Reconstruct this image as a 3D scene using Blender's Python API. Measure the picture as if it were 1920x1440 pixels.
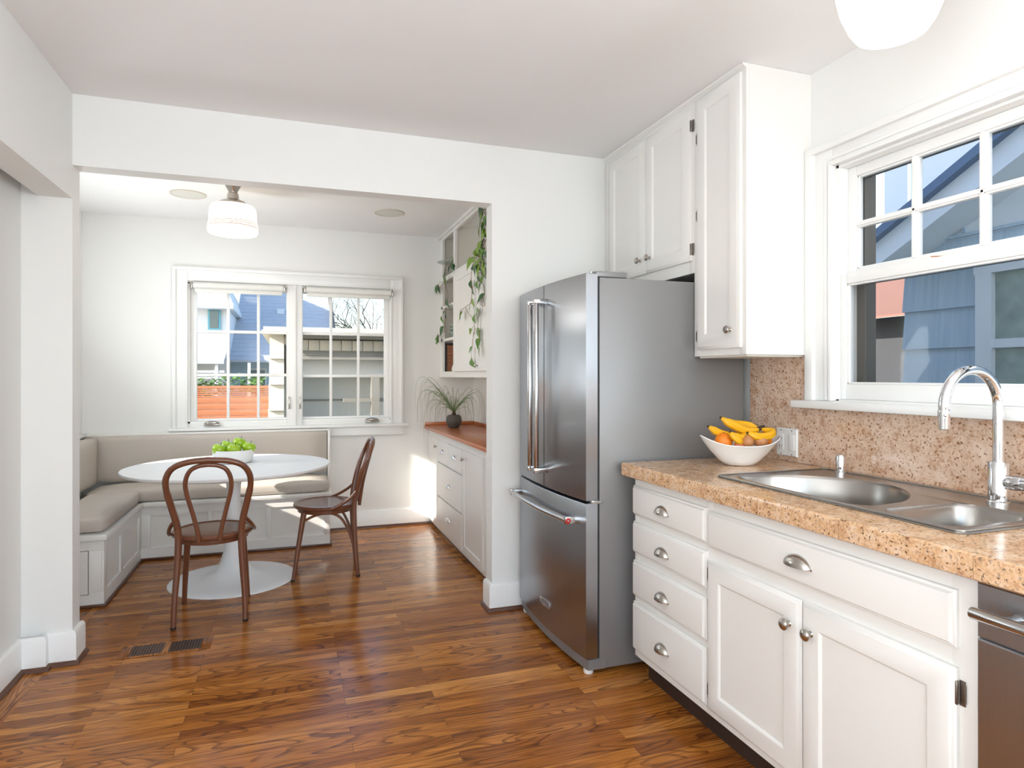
import bpy, bmesh, math, random
from mathutils import Vector, Matrix
for o in list(bpy.data.objects): bpy.data.objects.remove(o)
S = bpy.context.scene
C = S.collection
PI = math.pi
V3 = Vector

# ---------------------------------------------------------------- camera
YAW = math.atan(415/1201)
cam = bpy.data.objects.new('camera', bpy.data.cameras.new('camera')); C.objects.link(cam)
cam.location = (0, 0, 1.3); cam.rotation_euler = (PI/2, 0, -YAW)
cam.data.sensor_width = 36; cam.data.lens = 36*1201/1920
cam.data.shift_y = -15/1920
cam.data.clip_start = .05; cam.data.clip_end = 200
S.camera = cam
# ---------------------------------------------------------------- view, sky, sun, added fill lamps
S.view_settings.view_transform = 'Standard'; S.view_settings.look = 'None'
S.view_settings.gamma = 1; S.view_settings.use_curve_mapping = False
S.view_settings.exposure = 0.41
SUN = V3((1, .30, -.50)).normalized()
w = bpy.data.worlds.new('sky'); S.world = w; w.use_nodes = True
nt = w.node_tree; nt.nodes.clear()
sky = nt.nodes.new('ShaderNodeTexSky'); sky.sky_type = 'NISHITA'; sky.sun_disc = False
sky.sun_elevation = math.radians(24); sky.sun_rotation = math.radians(243); sky.air_density = 1.0; sky.dust_density = .6
bgn = nt.nodes.new('ShaderNodeBackground'); bgn.inputs['Strength'].default_value = .37
wo = nt.nodes.new('ShaderNodeOutputWorld')
nt.links.new(sky.outputs[0], bgn.inputs[0]); nt.links.new(bgn.outputs[0], wo.inputs[0])
def light(name, kind, loc, d, power, color=(1, 1, 1), **k):
    l = bpy.data.lights.new(name, kind); l.energy = power; l.color = color
    for a, b in k.items(): setattr(l, a, b)
    o = bpy.data.objects.new(name, l); C.objects.link(o); o.location = loc
    if d is not None: o.rotation_euler = V3(d).to_track_quat('-Z', 'Y').to_euler()
    return o
light('sun', 'SUN', (0, 0, 20), SUN, 7.5, (1, .95, .87), angle=.0093)
# area lamps added out of view to brighten the room, set in its unseen openings
light('rear_fill_lamp', 'AREA', (.45, -2.35, 1.45), (0, 1, 1.0), 44, (.77, .88, 1), shape='RECTANGLE', size=2.5, size_y=1.7)
light('left_fill_lamp', 'AREA', (-1.12, -.45, 1.15), (1, .25, 1.5), 46, (.77, .88, 1), shape='RECTANGLE', size=1.7, size_y=1.7)
light('side_fill_lamp', 'AREA', (2.085, -1.5, 1.75), (-1, .15, .75), 62, (.77, .88, 1), shape='RECTANGLE', size=1.0, size_y=1.1)
light('nook_fill_lamp', 'AREA', (-1.47, 4.59, 1.46), (1, 0, .9), 10, (.84, .92, 1), shape='RECTANGLE', size=.36, size_y=.9)  # fill lamp added in the side window, tilted up to brighten the nook

# ---------------------------------------------------------------- materials
MATS = {}
def nodes(name):
    m = bpy.data.materials.new(name); m.use_nodes = True
    t = m.node_tree; t.nodes.clear()
    out = t.nodes.new('ShaderNodeOutputMaterial')
    MATS[name] = m
    return m, t, out
def srgb(r, g, b):
    f = lambda c: (c/255/12.92) if c/255 <= .04045 else ((c/255+.055)/1.055)**2.4
    return (f(r), f(g), f(b), 1)
def N(t, kind, **k):
    n = t.nodes.new(kind)
    for a, b in k.items():
        if a.startswith('i_'): n.inputs[a[2:].replace('_', ' ')].default_value = b
        else: setattr(n, a, b)
    return n
def mat(name, col, rough=.5, metal=0, var=.03, scale=6, bump=0, bscale=60, coat=0, stretch=(1, 1, 1), col2=None, emis=None, es=0, spec=.5, sss=0, trans=0, aniso=0):
    """painted / plain surface: colour with a faint procedural variation and a fine bump"""
    m, t, out = nodes(name)
    p = t.nodes.new('ShaderNodeBsdfPrincipled')
    c = srgb(*col)
    tc = t.nodes.new('ShaderNodeTexCoord'); mp = t.nodes.new('ShaderNodeMapping'); mp.inputs['Scale'].default_value = stretch
    t.links.new(tc.outputs['Object'], mp.inputs[0])
    nz = N(t, 'ShaderNodeTexNoise', i_Scale=scale, i_Detail=4)
    t.links.new(mp.outputs[0], nz.inputs['Vector'])
    mx = N(t, 'ShaderNodeMix', data_type='RGBA')
    c2 = srgb(*col2) if col2 else tuple(v*(1-var*2) for v in c[:3])+(1,)
    mx.inputs['A'].default_value = c; mx.inputs['B'].default_value = c2
    t.links.new(nz.outputs['Fac'], mx.inputs['Factor']); t.links.new(mx.outputs['Result'], p.inputs['Base Color'])
    p.inputs['Roughness'].default_value = rough; p.inputs['Metallic'].default_value = metal
    p.inputs['Coat Weight'].default_value = coat; p.inputs['Coat Roughness'].default_value = .08
    p.inputs['Specular IOR Level'].default_value = spec
    p.inputs['Subsurface Weight'].default_value = sss; p.inputs['Subsurface Radius'].default_value = (.02, .02, .01)
    p.inputs['Transmission Weight'].default_value = trans
    p.inputs['Anisotropic'].default_value = aniso
    if emis:
        p.inputs['Emission Color'].default_value = srgb(*emis); p.inputs['Emission Strength'].default_value = es
    if bump:
        n2 = N(t, 'ShaderNodeTexNoise', i_Scale=bscale, i_Detail=3); t.links.new(mp.outputs[0], n2.inputs['Vector'])
        b = N(t, 'ShaderNodeBump', i_Strength=bump, i_Distance=.002); t.links.new(n2.outputs['Fac'], b.inputs['Height']); t.links.new(b.outputs[0], p.inputs['Normal'])
    t.links.new(p.outputs[0], out.inputs[0])
    return m
wallm = mat('wall_paint', (240, 239, 235), .6, var=.008, bump=.08, bscale=120)
ceilm = mat('ceiling_paint', (246, 244, 242), .7, var=.008, bump=.08, bscale=120)
trimm = mat('trim_paint', (245, 244, 241), .32, var=.005)
cabm = mat('cabinet_paint', (240, 237, 231), .35, var=.008, bump=.03, bscale=90)
cabin = mat('cabinet_inside', (240, 234, 222), .5, var=.01)
steel = mat('stainless_steel', (172, 175, 180), .30, 1, var=.05, scale=3, stretch=(1, 40, .6), aniso=.5)
steelh = mat('polished_steel_bar', (196, 195, 194), .15, 1, var=.02)
gsteel = mat('grey_painted_steel', (138, 137, 137), .36, .3, var=.03, bump=.1, bscale=300)
darks = mat('dark_plastic', (62, 62, 64), .5)
dgap = mat('black_rubber', (26, 26, 28), .6)
sinkm = mat('brushed_steel', (172, 168, 163), .27, 1, var=.06, scale=4, stretch=(30, 2, 2))
chrome = mat('chrome', (225, 226, 228), .05, 1, var=0)
nickel = mat('satin_nickel', (186, 180, 172), .22, 1, var=.03)
bronze = mat('aged_nickel', (132, 122, 112), .4, .9, var=.1, scale=60)
redm = mat('red_enamel', (190, 22, 30), .3)
whitegl = mat('white_lacquer', (247, 247, 246), .45, var=0, spec=.3)
ceram = mat('white_ceramic', (243, 242, 239), .15, coat=.5, var=.005)
wood_t = mat('terracotta_wood', (206, 126, 78), .3, coat=.25, var=.2, scale=5, stretch=(1.5, 9, 1.5), col2=(184, 102, 60))
chairw = mat('walnut_bentwood', (128, 78, 52), .28, coat=.5, scale=9, stretch=(6, 6, 1.2), col2=(96, 54, 36))
canem = mat('woven_cane_seat', (186, 122, 80), .5, scale=160, col2=(140, 88, 58), bump=.5, bscale=260)
shoe = mat('dark_oak_moulding', (104, 62, 38), .35, coat=.2, scale=8, stretch=(1, 14, 8), col2=(70, 40, 24))
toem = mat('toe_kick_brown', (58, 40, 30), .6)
fabric = mat('grey_linen_fabric', (214, 204, 193), .95, scale=340, col2=(196, 186, 175), bump=.5, bscale=500, spec=.15)
leafm = mat('leaf_green', (58, 104, 38), .4, scale=30, col2=(120, 158, 60), coat=.15)
leafd = mat('leaf_dark_green', (36, 78, 40), .4, scale=40, col2=(66, 112, 56), coat=.15)
leafy = mat('leaf_yellow_green', (146, 170, 62), .4, scale=30, col2=(96, 138, 48), coat=.1)
stemm = mat('vine_stem', (140, 106, 74), .6)
grassm = mat('blade_green', (96, 122, 70), .5, scale=20, col2=(142, 158, 112))
potm = mat('dark_stone_pot', (84, 78, 72), .6, bump=.3)
applem = mat('green_apple_skin', (150, 190, 24), .25, coat=.4, scale=20, col2=(176, 208, 50))
stalk = mat('brown_stalk', (70, 48, 28), .8)
banm = mat('banana_skin', (240, 182, 20), .45, scale=30, col2=(232, 164, 10))
bantip = mat('banana_tip', (70, 50, 26), .8)
orangem = mat('orange_peel', (240, 132, 26), .4, scale=40, bump=.6, bscale=260)
onionm = mat('onion_skin', (200, 140, 92), .4, scale=12, stretch=(6, 6, .6), col2=(174, 112, 66))
redap = mat('red_apple_skin', (204, 86, 56), .3, scale=14, col2=(226, 150, 110))
blindm = mat('roller_blind_fabric', (242, 240, 233), .8)
platem = mat('outlet_plastic', (240, 239, 236), .3, var=0)
lampglass = mat('milk_glass', (250, 246, 236), .2, emis=(255, 240, 220), es=1.6)
lampglass2 = mat('bright_milk_glass', (252, 250, 244), .2, emis=(255, 248, 238), es=1.2)
bandm = mat('lamp_stripe', (196, 170, 150), .4, emis=(220, 190, 170), es=.25)
spk = mat('speaker_grille', (226, 222, 213), .7, bump=.4, bscale=900)
spkr = mat('speaker_ring', (214, 204, 186), .5)
brownv = mat('brown_clay', (158, 108, 76), .6)
# outside
sidew = mat('white_siding', (222, 224, 226), .7)
roofm = mat('grey_shingle_roof', (196, 198, 202), .85, scale=14, col2=(168, 172, 180))
bluewall = mat('blue_grey_siding', (206, 220, 230), .7, scale=4, stretch=(1, 9, .35), col2=(150, 176, 198), bump=.5, bscale=18)
bluetrim = mat('blue_grey_trim', (226, 232, 238), .6)
shingle = mat('weathered_shingle', (220, 216, 204), .85, scale=7, stretch=(10, 10, .6), col2=(188, 182, 168), bump=.5, bscale=20)
garw = mat('grey_garage_paint', (208, 208, 204), .7, scale=6, stretch=(6, 6, .5), col2=(188, 188, 186))
gard = mat('weathered_board', (150, 146, 138), .8, scale=6, stretch=(1, 10, 10), col2=(120, 116, 108))
garf = mat('shaded_fascia_dark_trim', (112, 106, 96), .8)  # eave shade is put into the fascia colour; the rake board is dark itself
cedar = mat('cedar_fence', (192, 126, 90), .6, scale=5, stretch=(1, 8, 10), col2=(172, 104, 70))
tealm = mat('teal_window_trim', (110, 178, 192), .5)
dglass = mat('dark_window_glass', (60, 76, 84), .08, spec=1)
browroof = mat('brown_roof_shingle', (176, 130, 112), .85, scale=10, stretch=(1, 1, 12), col2=(150, 104, 88))
darkwall = mat('dark_house_wall', (84, 84, 86), .8)
bark = mat('tree_bark', (96, 88, 78), .9)
groundm = mat('garden_ground', (112, 112, 96), .95, scale=2, col2=(90, 100, 66))
extd = mat('exterior_window_frame', (104, 98, 90), .6)
dryleaf = mat('dry_orange_leaf', (206, 132, 58), .7)

def glass_mat(name, refl=.08, tint=(1, 1, 1, 1)):
    m, t, out = nodes(name)
    tr = t.nodes.new('ShaderNodeBsdfTransparent'); tr.inputs[0].default_value = tint
    gl = t.nodes.new('ShaderNodeBsdfGlossy'); gl.inputs['Roughness'].default_value = .02
    fr = t.nodes.new('ShaderNodeFresnel'); fr.inputs[0].default_value = 1.14
    mx = t.nodes.new('ShaderNodeMixShader')
    t.links.new(fr.outputs[0], mx.inputs[0]); t.links.new(tr.outputs[0], mx.inputs[1]); t.links.new(gl.outputs[0], mx.inputs[2])
    t.links.new(mx.outputs[0], out.inputs[0]); return m
glass = glass_mat('window_glass')
def screen_mat():
    m, t, out = nodes('insect_screen')
    tr = t.nodes.new('ShaderNodeBsdfTransparent'); df = t.nodes.new('ShaderNodeBsdfDiffuse'); df.inputs[0].default_value = srgb(70, 72, 76)
    mx = t.nodes.new('ShaderNodeMixShader'); mx.inputs[0].default_value = .16
    t.links.new(tr.outputs[0], mx.inputs[1]); t.links.new(df.outputs[0], mx.inputs[2]); t.links.new(mx.outputs[0], out.inputs[0]); return m
screenm = screen_mat()
bowlglass = mat('pale_green_glass', (214, 226, 214), .08, trans=.5, var=0)

def floor_mat(name, rot=0, seed=0):
    m, t, out = nodes(name); L = t.links.new
    tc = t.nodes.new('ShaderNodeTexCoord'); mp = t.nodes.new('ShaderNodeMapping')
    mp.inputs['Rotation'].default_value = (0, 0, rot); mp.inputs['Location'].default_value = (3.17+seed, .021, 0)
    L(tc.outputs['Object'], mp.inputs[0])
    def brick(w, h, off, sc=(0, 0, 0, 1), sd=(1, 1, 1, 1), mort=.0006):
        b = N(t, 'ShaderNodeTexBrick', offset=off, offset_frequency=2, squash=1)
        b.inputs['Color1'].default_value = sc; b.inputs['Color2'].default_value = sd; b.inputs['Mortar'].default_value = (0, 0, 0, 1)
        b.inputs['Scale'].default_value = 1; b.inputs['Mortar Size'].default_value = mort; b.inputs['Mortar Smooth'].default_value = .1; b.inputs['Bias'].default_value = 0
        b.inputs['Brick Width'].default_value = w; b.inputs['Row Height'].default_value = h
        L(mp.outputs[0], b.inputs['Vector']); return b
    b = brick(.93, .0572, .37)
    # the value of each plank drives its shade and shifts its grain
    sep = t.nodes.new('ShaderNodeSeparateXYZ'); L(mp.outputs[0], sep.inputs[0])
    row = N(t, 'ShaderNodeMath', operation='DIVIDE'); row.inputs[1].default_value = .0572; L(sep.outputs['Y'], row.inputs[0])
    fl = N(t, 'ShaderNodeMath', operation='FLOOR'); L(row.outputs[0], fl.inputs[0])
    bw = t.nodes.new('ShaderNodeSeparateColor'); L(b.outputs['Color'], bw.inputs[0])
    m1 = N(t, 'ShaderNodeMath', operation='MULTIPLY'); m1.inputs[1].default_value = 37.3; L(bw.outputs[0], m1.inputs[0])
    m2 = N(t, 'ShaderNodeMath', operation='MULTIPLY'); m2.inputs[1].default_value = 7.13; L(fl.outputs[0], m2.inputs[0])
    ad = N(t, 'ShaderNodeMath', operation='ADD'); L(m1.outputs[0], ad.inputs[0]); L(m2.outputs[0], ad.inputs[1])
    comb = t.nodes.new('ShaderNodeCombineXYZ'); L(ad.outputs[0], comb.inputs['Z']); L(ad.outputs[0], comb.inputs['X'])
    va = N(t, 'ShaderNodeVectorMath', operation='ADD'); L(mp.outputs[0], va.inputs[0]); L(comb.outputs[0], va.inputs[1])
    # fine straight pores
    s1 = t.nodes.new('ShaderNodeMapping'); s1.inputs['Scale'].default_value = (5, 190, 1); L(va.outputs[0], s1.inputs[0])
    n1 = N(t, 'ShaderNodeTexNoise', i_Scale=1, i_Detail=5, i_Roughness=.65); L(s1.outputs[0], n1.inputs['Vector'])
    # cathedral figure: contour lines of a stretched noise
    s2 = t.nodes.new('ShaderNodeMapping'); s2.inputs['Scale'].default_value = (1.25, 8.5, 1); L(va.outputs[0], s2.inputs[0])
    n2 = N(t, 'ShaderNodeTexNoise', i_Scale=1, i_Detail=1.6, i_Roughness=.42, i_Distortion=.35); L(s2.outputs[0], n2.inputs['Vector'])
    mm = N(t, 'ShaderNodeMath', operation='MULTIPLY'); mm.inputs[1].default_value = 17; L(n2.outputs['Fac'], mm.inputs[0])
    fr = N(t, 'ShaderNodeMath', operation='FRACT'); L(mm.outputs[0], fr.inputs[0])
    rp = t.nodes.new('ShaderNodeValToRGB'); e = rp.color_ramp.elements
    e[0].position = .0; e[0].color = (1, 1, 1, 1); e[1].position = .38; e[1].color = (0, 0, 0, 1)
    x = rp.color_ramp.elements.new(.94); x.color = (.0, .0, .0, 1); x = rp.color_ramp.elements.new(1.0); x.color = (.9, .9, .9, 1)
    L(fr.outputs[0], rp.inputs[0])
    # the figure shows on some planks only and in patches
    n3 = N(t, 'ShaderNodeTexNoise', i_Scale=1, i_Detail=2); s3 = t.nodes.new('ShaderNodeMapping'); s3.inputs['Scale'].default_value = (1.1, 3, 1); L(va.outputs[0], s3.inputs[0]); L(s3.outputs[0], n3.inputs['Vector'])
    mr = N(t, 'ShaderNodeMapRange'); mr.inputs['From Min'].default_value = .38; mr.inputs['From Max'].default_value = .50; L(n3.outputs['Fac'], mr.inputs['Value'])
    fg = N(t, 'ShaderNodeMath', operation='MULTIPLY'); L(rp.outputs[0], fg.inputs[0]); L(mr.outputs[0], fg.inputs[1])
    fg2 = N(t, 'ShaderNodeMath', operation='MULTIPLY'); fg2.inputs[1].default_value = .78; L(fg.outputs[0], fg2.inputs[0])
    base = t.nodes.new('ShaderNodeValToRGB'); e = base.color_ramp.elements
    e[0].position = 0; e[0].color = srgb(152, 88, 36); e[1].position = 1; e[1].color = srgb(224, 154, 80)
    x = base.color_ramp.elements.new(.45); x.color = srgb(190, 118, 48); x = base.color_ramp.elements.new(.8); x.color = srgb(204, 132, 60)
    L(bw.outputs[0], base.inputs[0])
    r1 = t.nodes.new('ShaderNodeValToRGB'); e = r1.color_ramp.elements; e[0].position = .36; e[0].color = srgb(150, 132, 112); e[1].position = .6; e[1].color = (1, 1, 1, 1); L(n1.outputs['Fac'], r1.inputs[0])
    mu = N(t, 'ShaderNodeMix', data_type='RGBA', blend_type='MULTIPLY'); mu.inputs['Factor'].default_value = .75; L(base.outputs[0], mu.inputs['A']); L(r1.outputs[0], mu.inputs['B'])
    mx = N(t, 'ShaderNodeMix', data_type='RGBA'); L(fg2.outputs[0], mx.inputs['Factor']); L(mu.outputs['Result'], mx.inputs['A']); mx.inputs['B'].default_value = srgb(78, 40, 18)
    mo = N(t, 'ShaderNodeMix', data_type='RGBA'); L(b.outputs['Fac'], mo.inputs['Factor']); L(mx.outputs['Result'], mo.inputs['A']); mo.inputs['B'].default_value = srgb(60, 34, 20)
    p = t.nodes.new('ShaderNodeBsdfPrincipled'); L(mo.outputs['Result'], p.inputs['Base Color'])
    rr = N(t, 'ShaderNodeMapRange'); rr.inputs['To Min'].default_value = .13; rr.inputs['To Max'].default_value = .20; L(n3.outputs['Fac'], rr.inputs['Value']); L(rr.outputs[0], p.inputs['Roughness'])
    p.inputs['Specular IOR Level'].default_value = .24
    hm = N(t, 'ShaderNodeMath', operation='ADD'); L(fg2.outputs[0], hm.inputs[0]); L(b.outputs['Fac'], hm.inputs[1])
    bp = N(t, 'ShaderNodeBump', i_Strength=.14, i_Distance=.001, invert=True); L(hm.outputs[0], bp.inputs['Height']); L(bp.outputs[0], p.inputs['Normal'])
    L(p.outputs[0], out.inputs[0]); return m
floorm = floor_mat('oak_strip_floor')
floorb = floor_mat('oak_border_strip', PI/2, .6)

def granite(name, c0, c1, c2, dark, sp=1.0):
    m, t, out = nodes(name); L = t.links.new
    tc = t.nodes.new('ShaderNodeTexCoord')
    n1 = N(t, 'ShaderNodeTexNoise', i_Scale=22*sp, i_Detail=6, i_Roughness=.75); L(tc.outputs['Object'], n1.inputs['Vector'])
    r1 = t.nodes.new('ShaderNodeValToRGB'); e = r1.color_ramp.elements; e[0].position = .36; e[0].color = srgb(*c0); e[1].position = .66; e[1].color = srgb(*c2)
    x = r1.color_ramp.elements.new(.5); x.color = srgb(*c1); L(n1.outputs['Fac'], r1.inputs[0])
    v = N(t, 'ShaderNodeTexVoronoi', i_Scale=170*sp); L(tc.outputs['Object'], v.inputs['Vector'])
    sc = t.nodes.new('ShaderNodeSeparateColor'); L(v.outputs['Color'], sc.inputs[0])
    n2 = N(t, 'ShaderNodeTexNoise', i_Scale=150*sp, i_Detail=3); L(tc.outputs['Object'], n2.inputs['Vector'])
    a = N(t, 'ShaderNodeMapRange'); a.inputs['From Min'].default_value = .50; a.inputs['From Max'].default_value = .70; L(sc.outputs[0], a.inputs['Value'])
    d = N(t, 'ShaderNodeMapRange'); d.inputs['From Min'].default_value = .5; d.inputs['From Max'].default_value = .62; L(n2.outputs['Fac'], d.inputs['Value'])
    mm = N(t, 'ShaderNodeMath', operation='MULTIPLY'); L(a.outputs[0], mm.inputs[0]); L(d.outputs[0], mm.inputs[1])
    mx = N(t, 'ShaderNodeMix', data_type='RGBA'); L(mm.outputs[0], mx.inputs['Factor']); L(r1.outputs[0], mx.inputs['A']); mx.inputs['B'].default_value = srgb(*dark)
    a2 = N(t, 'ShaderNodeMapRange'); a2.inputs['From Min'].default_value = .55; a2.inputs['From Max'].default_value = .95; a2.inputs['To Max'].default_value = .45; L(sc.outputs[1], a2.inputs['Value'])
    mx2 = N(t, 'ShaderNodeMix', data_type='RGBA'); L(a2.outputs[0], mx2.inputs['Factor']); L(mx.outputs['Result'], mx2.inputs['A']); mx2.inputs['B'].default_value = srgb(*c2)
    p = t.nodes.new('ShaderNodeBsdfPrincipled'); L(mx2.outputs['Result'], p.inputs['Base Color']); p.inputs['Roughness'].default_value = .16
    L(p.outputs[0], out.inputs[0]); return m
gran = granite('tan_granite', (186, 136, 94), (218, 174, 130), (232, 202, 172), (88, 60, 42))
granb = granite('speckled_granite', (190, 148, 118), (214, 182, 156), (228, 204, 184), (134, 84, 44), .8)

# ---------------------------------------------------------------- mesh builder
class M:
    def __init__(s): s.bm = bmesh.new()
    def box(s, x0, y0, z0, x1, y1, z1, bev=0, seg=2):
        x0, x1 = sorted((x0, x1)); y0, y1 = sorted((y0, y1)); z0, z1 = sorted((z0, z1))
        r = bmesh.ops.create_cube(s.bm, size=1)
        for v in r['verts']:
            v.co = V3((x0 if v.co.x < 0 else x1, y0 if v.co.y < 0 else y1, z0 if v.co.z < 0 else z1))
        if bev:
            bmesh.ops.bevel(s.bm, geom=list({e for v in r['verts'] for e in v.link_edges}), offset=bev, segments=seg, affect='EDGES', profile=.5)
        return s
    def loops(s, L, close=True, cap0=True, cap1=True):
        vs = [[s.bm.verts.new(p) for p in l] for l in L]
        n = len(L[0])
        for a, b in zip(vs, vs[1:]):
            for i in range(n if close else n-1):
                j = (i+1) % n
                try: s.bm.faces.new((a[i], a[j], b[j], b[i]))
                except ValueError: pass
        if cap0: s.bm.faces.new(vs[0][::-1])
        if cap1: s.bm.faces.new(vs[-1])
        return vs
    def lathe(s, c, prof, n=32, sx=1, sy=1, axis=None, cap0=True, cap1=True):
        R = Matrix.Identity(3) if axis is None else V3((0, 0, 1)).rotation_difference(V3(axis)).to_matrix()
        c = V3(c)
        s.loops([[c + R @ V3((r*sx*math.cos(2*PI*i/n), r*sy*math.sin(2*PI*i/n), z)) for i in range(n)] for r, z in prof], True, cap0, cap1)
        return s
    def tube(s, pts, rad, n=10, closed=False, flat=1):
        pts = [V3(p) for p in pts]; k = len(pts)
        if not isinstance(rad, (list, tuple)): rad = [rad]*k
        L = []; up = None
        for i, p in enumerate(pts):
            a = pts[(i-1) % k] if (closed or i) else pts[0]; b = pts[(i+1) % k] if (closed or i < k-1) else pts[-1]
            t = (b-a).normalized()
            if up is None: up = t.orthogonal().normalized()
            up = (up - t*up.dot(t)).normalized(); sd = t.cross(up)
            L.append([p + up*math.cos(2*PI*j/n)*rad[i] + sd*math.sin(2*PI*j/n)*rad[i]*flat for j in range(n)])
        if closed: L.append(L[0]); s.loops(L, True, False, False); bmesh.ops.remove_doubles(s.bm, verts=s.bm.verts, dist=1e-6)
        else: s.loops(L)
        return s
    def prism(s, poly, axis, a, b):
        """poly: 2-D points in the two remaining axes, extruded from a to b along axis"""
        def P(u, v, w):
            return {'x': V3((w, u, v)), 'y': V3((u, w, v)), 'z': V3((u, v, w))}[axis]
        s.loops([[P(u, v, a) for u, v in poly], [P(u, v, b) for u, v in poly]]); return s
    def panel(s, o, U, W, Nn, w, h, rings):
        o, U, W, Nn = map(V3, (o, U, W, Nn)); L = []
        for i, d in rings:
            L.append([o+U*i+W*i+Nn*d, o+U*(w-i)+W*i+Nn*d, o+U*(w-i)+W*(h-i)+Nn*d, o+U*i+W*(h-i)+Nn*d])
        s.loops(L); return s
    def ball(s, c, r, f=None, u=24, v=14):
        c = V3(c)
        L = []
        for j in range(1, v):
            th = PI*j/v
            ring = []
            for i in range(u):
                ph = 2*PI*i/u
                d = V3((math.sin(th)*math.cos(ph), math.sin(th)*math.sin(ph), -math.cos(th)))
                ring.append(c + V3((d.x*r, d.y*r, d.z*r)) * 1 if f is None else c + f(d, r))
            L.append(ring)
        vs = s.loops(L, True, False, False)
        for ring, sg in ((vs[0], -1), (vs[-1], 1)):
            d = V3((0, 0, sg)); p = s.bm.verts.new(c + (d*r if f is None else f(d, r)))
            for i in range(u): s.bm.faces.new((ring[i], ring[(i+1) % u], p))
        return s
    def quadface(s, *p): s.bm.faces.new([s.bm.verts.new(q) for q in p]); return s

WL = {}
def wl(o): return WL.get(o.name, V3((0, 0, 0)))
def build(name, m, mt, parent=None, origin=None, smooth=35, recalc=True):
    bm = m.bm
    if recalc: bmesh.ops.recalc_face_normals(bm, faces=bm.faces)
    if origin is None:
        if parent is not None: origin = wl(parent)
        else:
            lo = V3([min(v.co[i] for v in bm.verts) for i in range(3)]); hi = V3([max(v.co[i] for v in bm.verts) for i in range(3)])
            origin = V3(((lo.x+hi.x)/2, (lo.y+hi.y)/2, lo.z))
    origin = V3(origin)
    bmesh.ops.translate(bm, verts=bm.verts, vec=-origin)
    me = bpy.data.meshes.new(name); bm.to_mesh(me); bm.free()
    for p in me.polygons: p.use_smooth = True
    me.set_sharp_from_angle(angle=math.radians(smooth))
    me.materials.append(mt)
    o = bpy.data.objects.new(name, me); C.objects.link(o)
    WL[o.name] = origin
    if parent is not None: o.parent = parent; o.location = origin - wl(parent)
    else: o.location = origin
    return o
def tag(o, label=None, cat=None, group=None, kind=None):
    if label: o['label'] = label
    if cat: o['category'] = cat
    if group: o['group'] = group
    if kind: o['kind'] = kind
    return o
def thing(name, loc, label, cat, group=None):
    o = bpy.data.objects.new(name, None); C.objects.link(o); o.location = loc; o.empty_display_size = .1
    WL[o.name] = V3(loc); return tag(o, label, cat, group)
def struct(name, m, mt, label=None, **k):
    o = build(name, m, mt, None, (0, 0, 0), **k); o['kind'] = 'structure'
    if label: o['label'] = label
    return o
def dup(root, label, loc, rz):
    def cp(o, par):
        c = o.copy(); C.objects.link(c)
        if par: c.parent = par
        for ch in o.children: cp(ch, c)
        return c
    r = cp(root, None); r.location = loc; r.rotation_euler = (0, 0, rz); r['label'] = label
    return r
def smooth_path(P, k=6):
    """Catmull-Rom through the points"""
    P = [V3(p) for p in P]; Q = [P[0]*2-P[1]]+P+[P[-1]*2-P[-2]]; out = []
    for i in range(1, len(Q)-2):
        a, b, c, d = Q[i-1:i+3]
        for j in range(k):
            t = j/k
            out.append(.5*((2*b)+(c-a)*t+(2*a-5*b+4*c-d)*t*t+(3*b-a-3*c+d)*t**3))
    out.append(Q[-2]); return out
def wall_holes(m, axis, a, b, u0, u1, z0, z1, holes):
    """slab from a to b along axis, spanning u0..u1 and z0..z1, with rectangular holes (u0,u1,z0,z1) left to right"""
    def B(p, q, r, s_):
        if q-p < 1e-4 or s_-r < 1e-4: return
        if axis == 'y': m.box(p, a, r, q, b, s_)
        else: m.box(a, p, r, b, q, s_)
    x = u0
    for h in sorted(holes):
        B(x, h[0], z0, z1); B(h[0], h[1], z0, h[2]); B(h[0], h[1], h[3], z1); x = h[1]
    B(x, u1, z0, z1)
    return m

# ---------------------------------------------------------------- room shell
XL, XW, YH, YH2, YB = -1.13, 2.09, 3.395, 3.50, 5.60
CZ, NZ = 2.58, 2.53
struct('floor', M().box(-1.02, -2.4, -.1, 2.3, YB+.15, 0), floorm)
struct('floor_border', M().box(-1.9, -2.4, -.1, -1.02, YB+.15, 0), floorb)
struct('ceiling', M().box(XL-.15, -2.4, CZ, XW+.16, YH2, 3.9), ceilm)  # slab thickened upward, unseen, to keep sun off the neighbour wall
struct('ceiling_nook', M().box(-1.75, YH2, NZ, 1.8, YB+.15, 3.6), ceilm)
m = M(); wall_holes(m, 'x', XW, XW+.14, -2.4, 3.6, -.7, 3.9, [(-2.05, -.95, 1.18, 2.32), (.86, 2.03, 1.20, 2.155)])  # carried up past the ceiling, unseen, to block sun from the neighbour wall
struct('wall_right', m, wallm)
m = M()     # wall with the wide opening: header, right pier, left jamb
m.box(-1.49, YH, 2.257, XW, YH2, CZ+.02); m.box(1.055, YH, 0, XW, YH2, 2.257); m.box(-1.75, YH, 0, -.935, YH2, 2.257)
struct('wall_front', m, wallm)
m = M(); wall_holes(m, 'x', XL-.12, XL, -2.4, YH, 0, CZ, [(-1.5, .6, 0, 2.1)])
struct('wall_left', m, wallm)
struct('trim_4', M().box(-1.065, -2.4, 2.105, -.935, YH, CZ), wallm, 'dropped beam along the left side of the ceiling')
m = M(); wall_holes(m, 'y', -2.4, -2.3, XL, XW, 0, CZ, [(-.85, 1.75, .55, 2.35)])
struct('wall_behind', m, wallm)
m = M(); wall_holes(m, 'y', YB, YB+.14, -1.75, 1.75, -.7, 3.6, [(-.765, .825, .925, 2.04)])
struct('wall_back', m, wallm)
m = M(); wall_holes(m, 'x', -1.60, -1.48, YH2, YB, -.7, 3.6, [(4.45, 4.85, 1.0, 1.92)])
struct('wall_nook_left', m, wallm)
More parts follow.
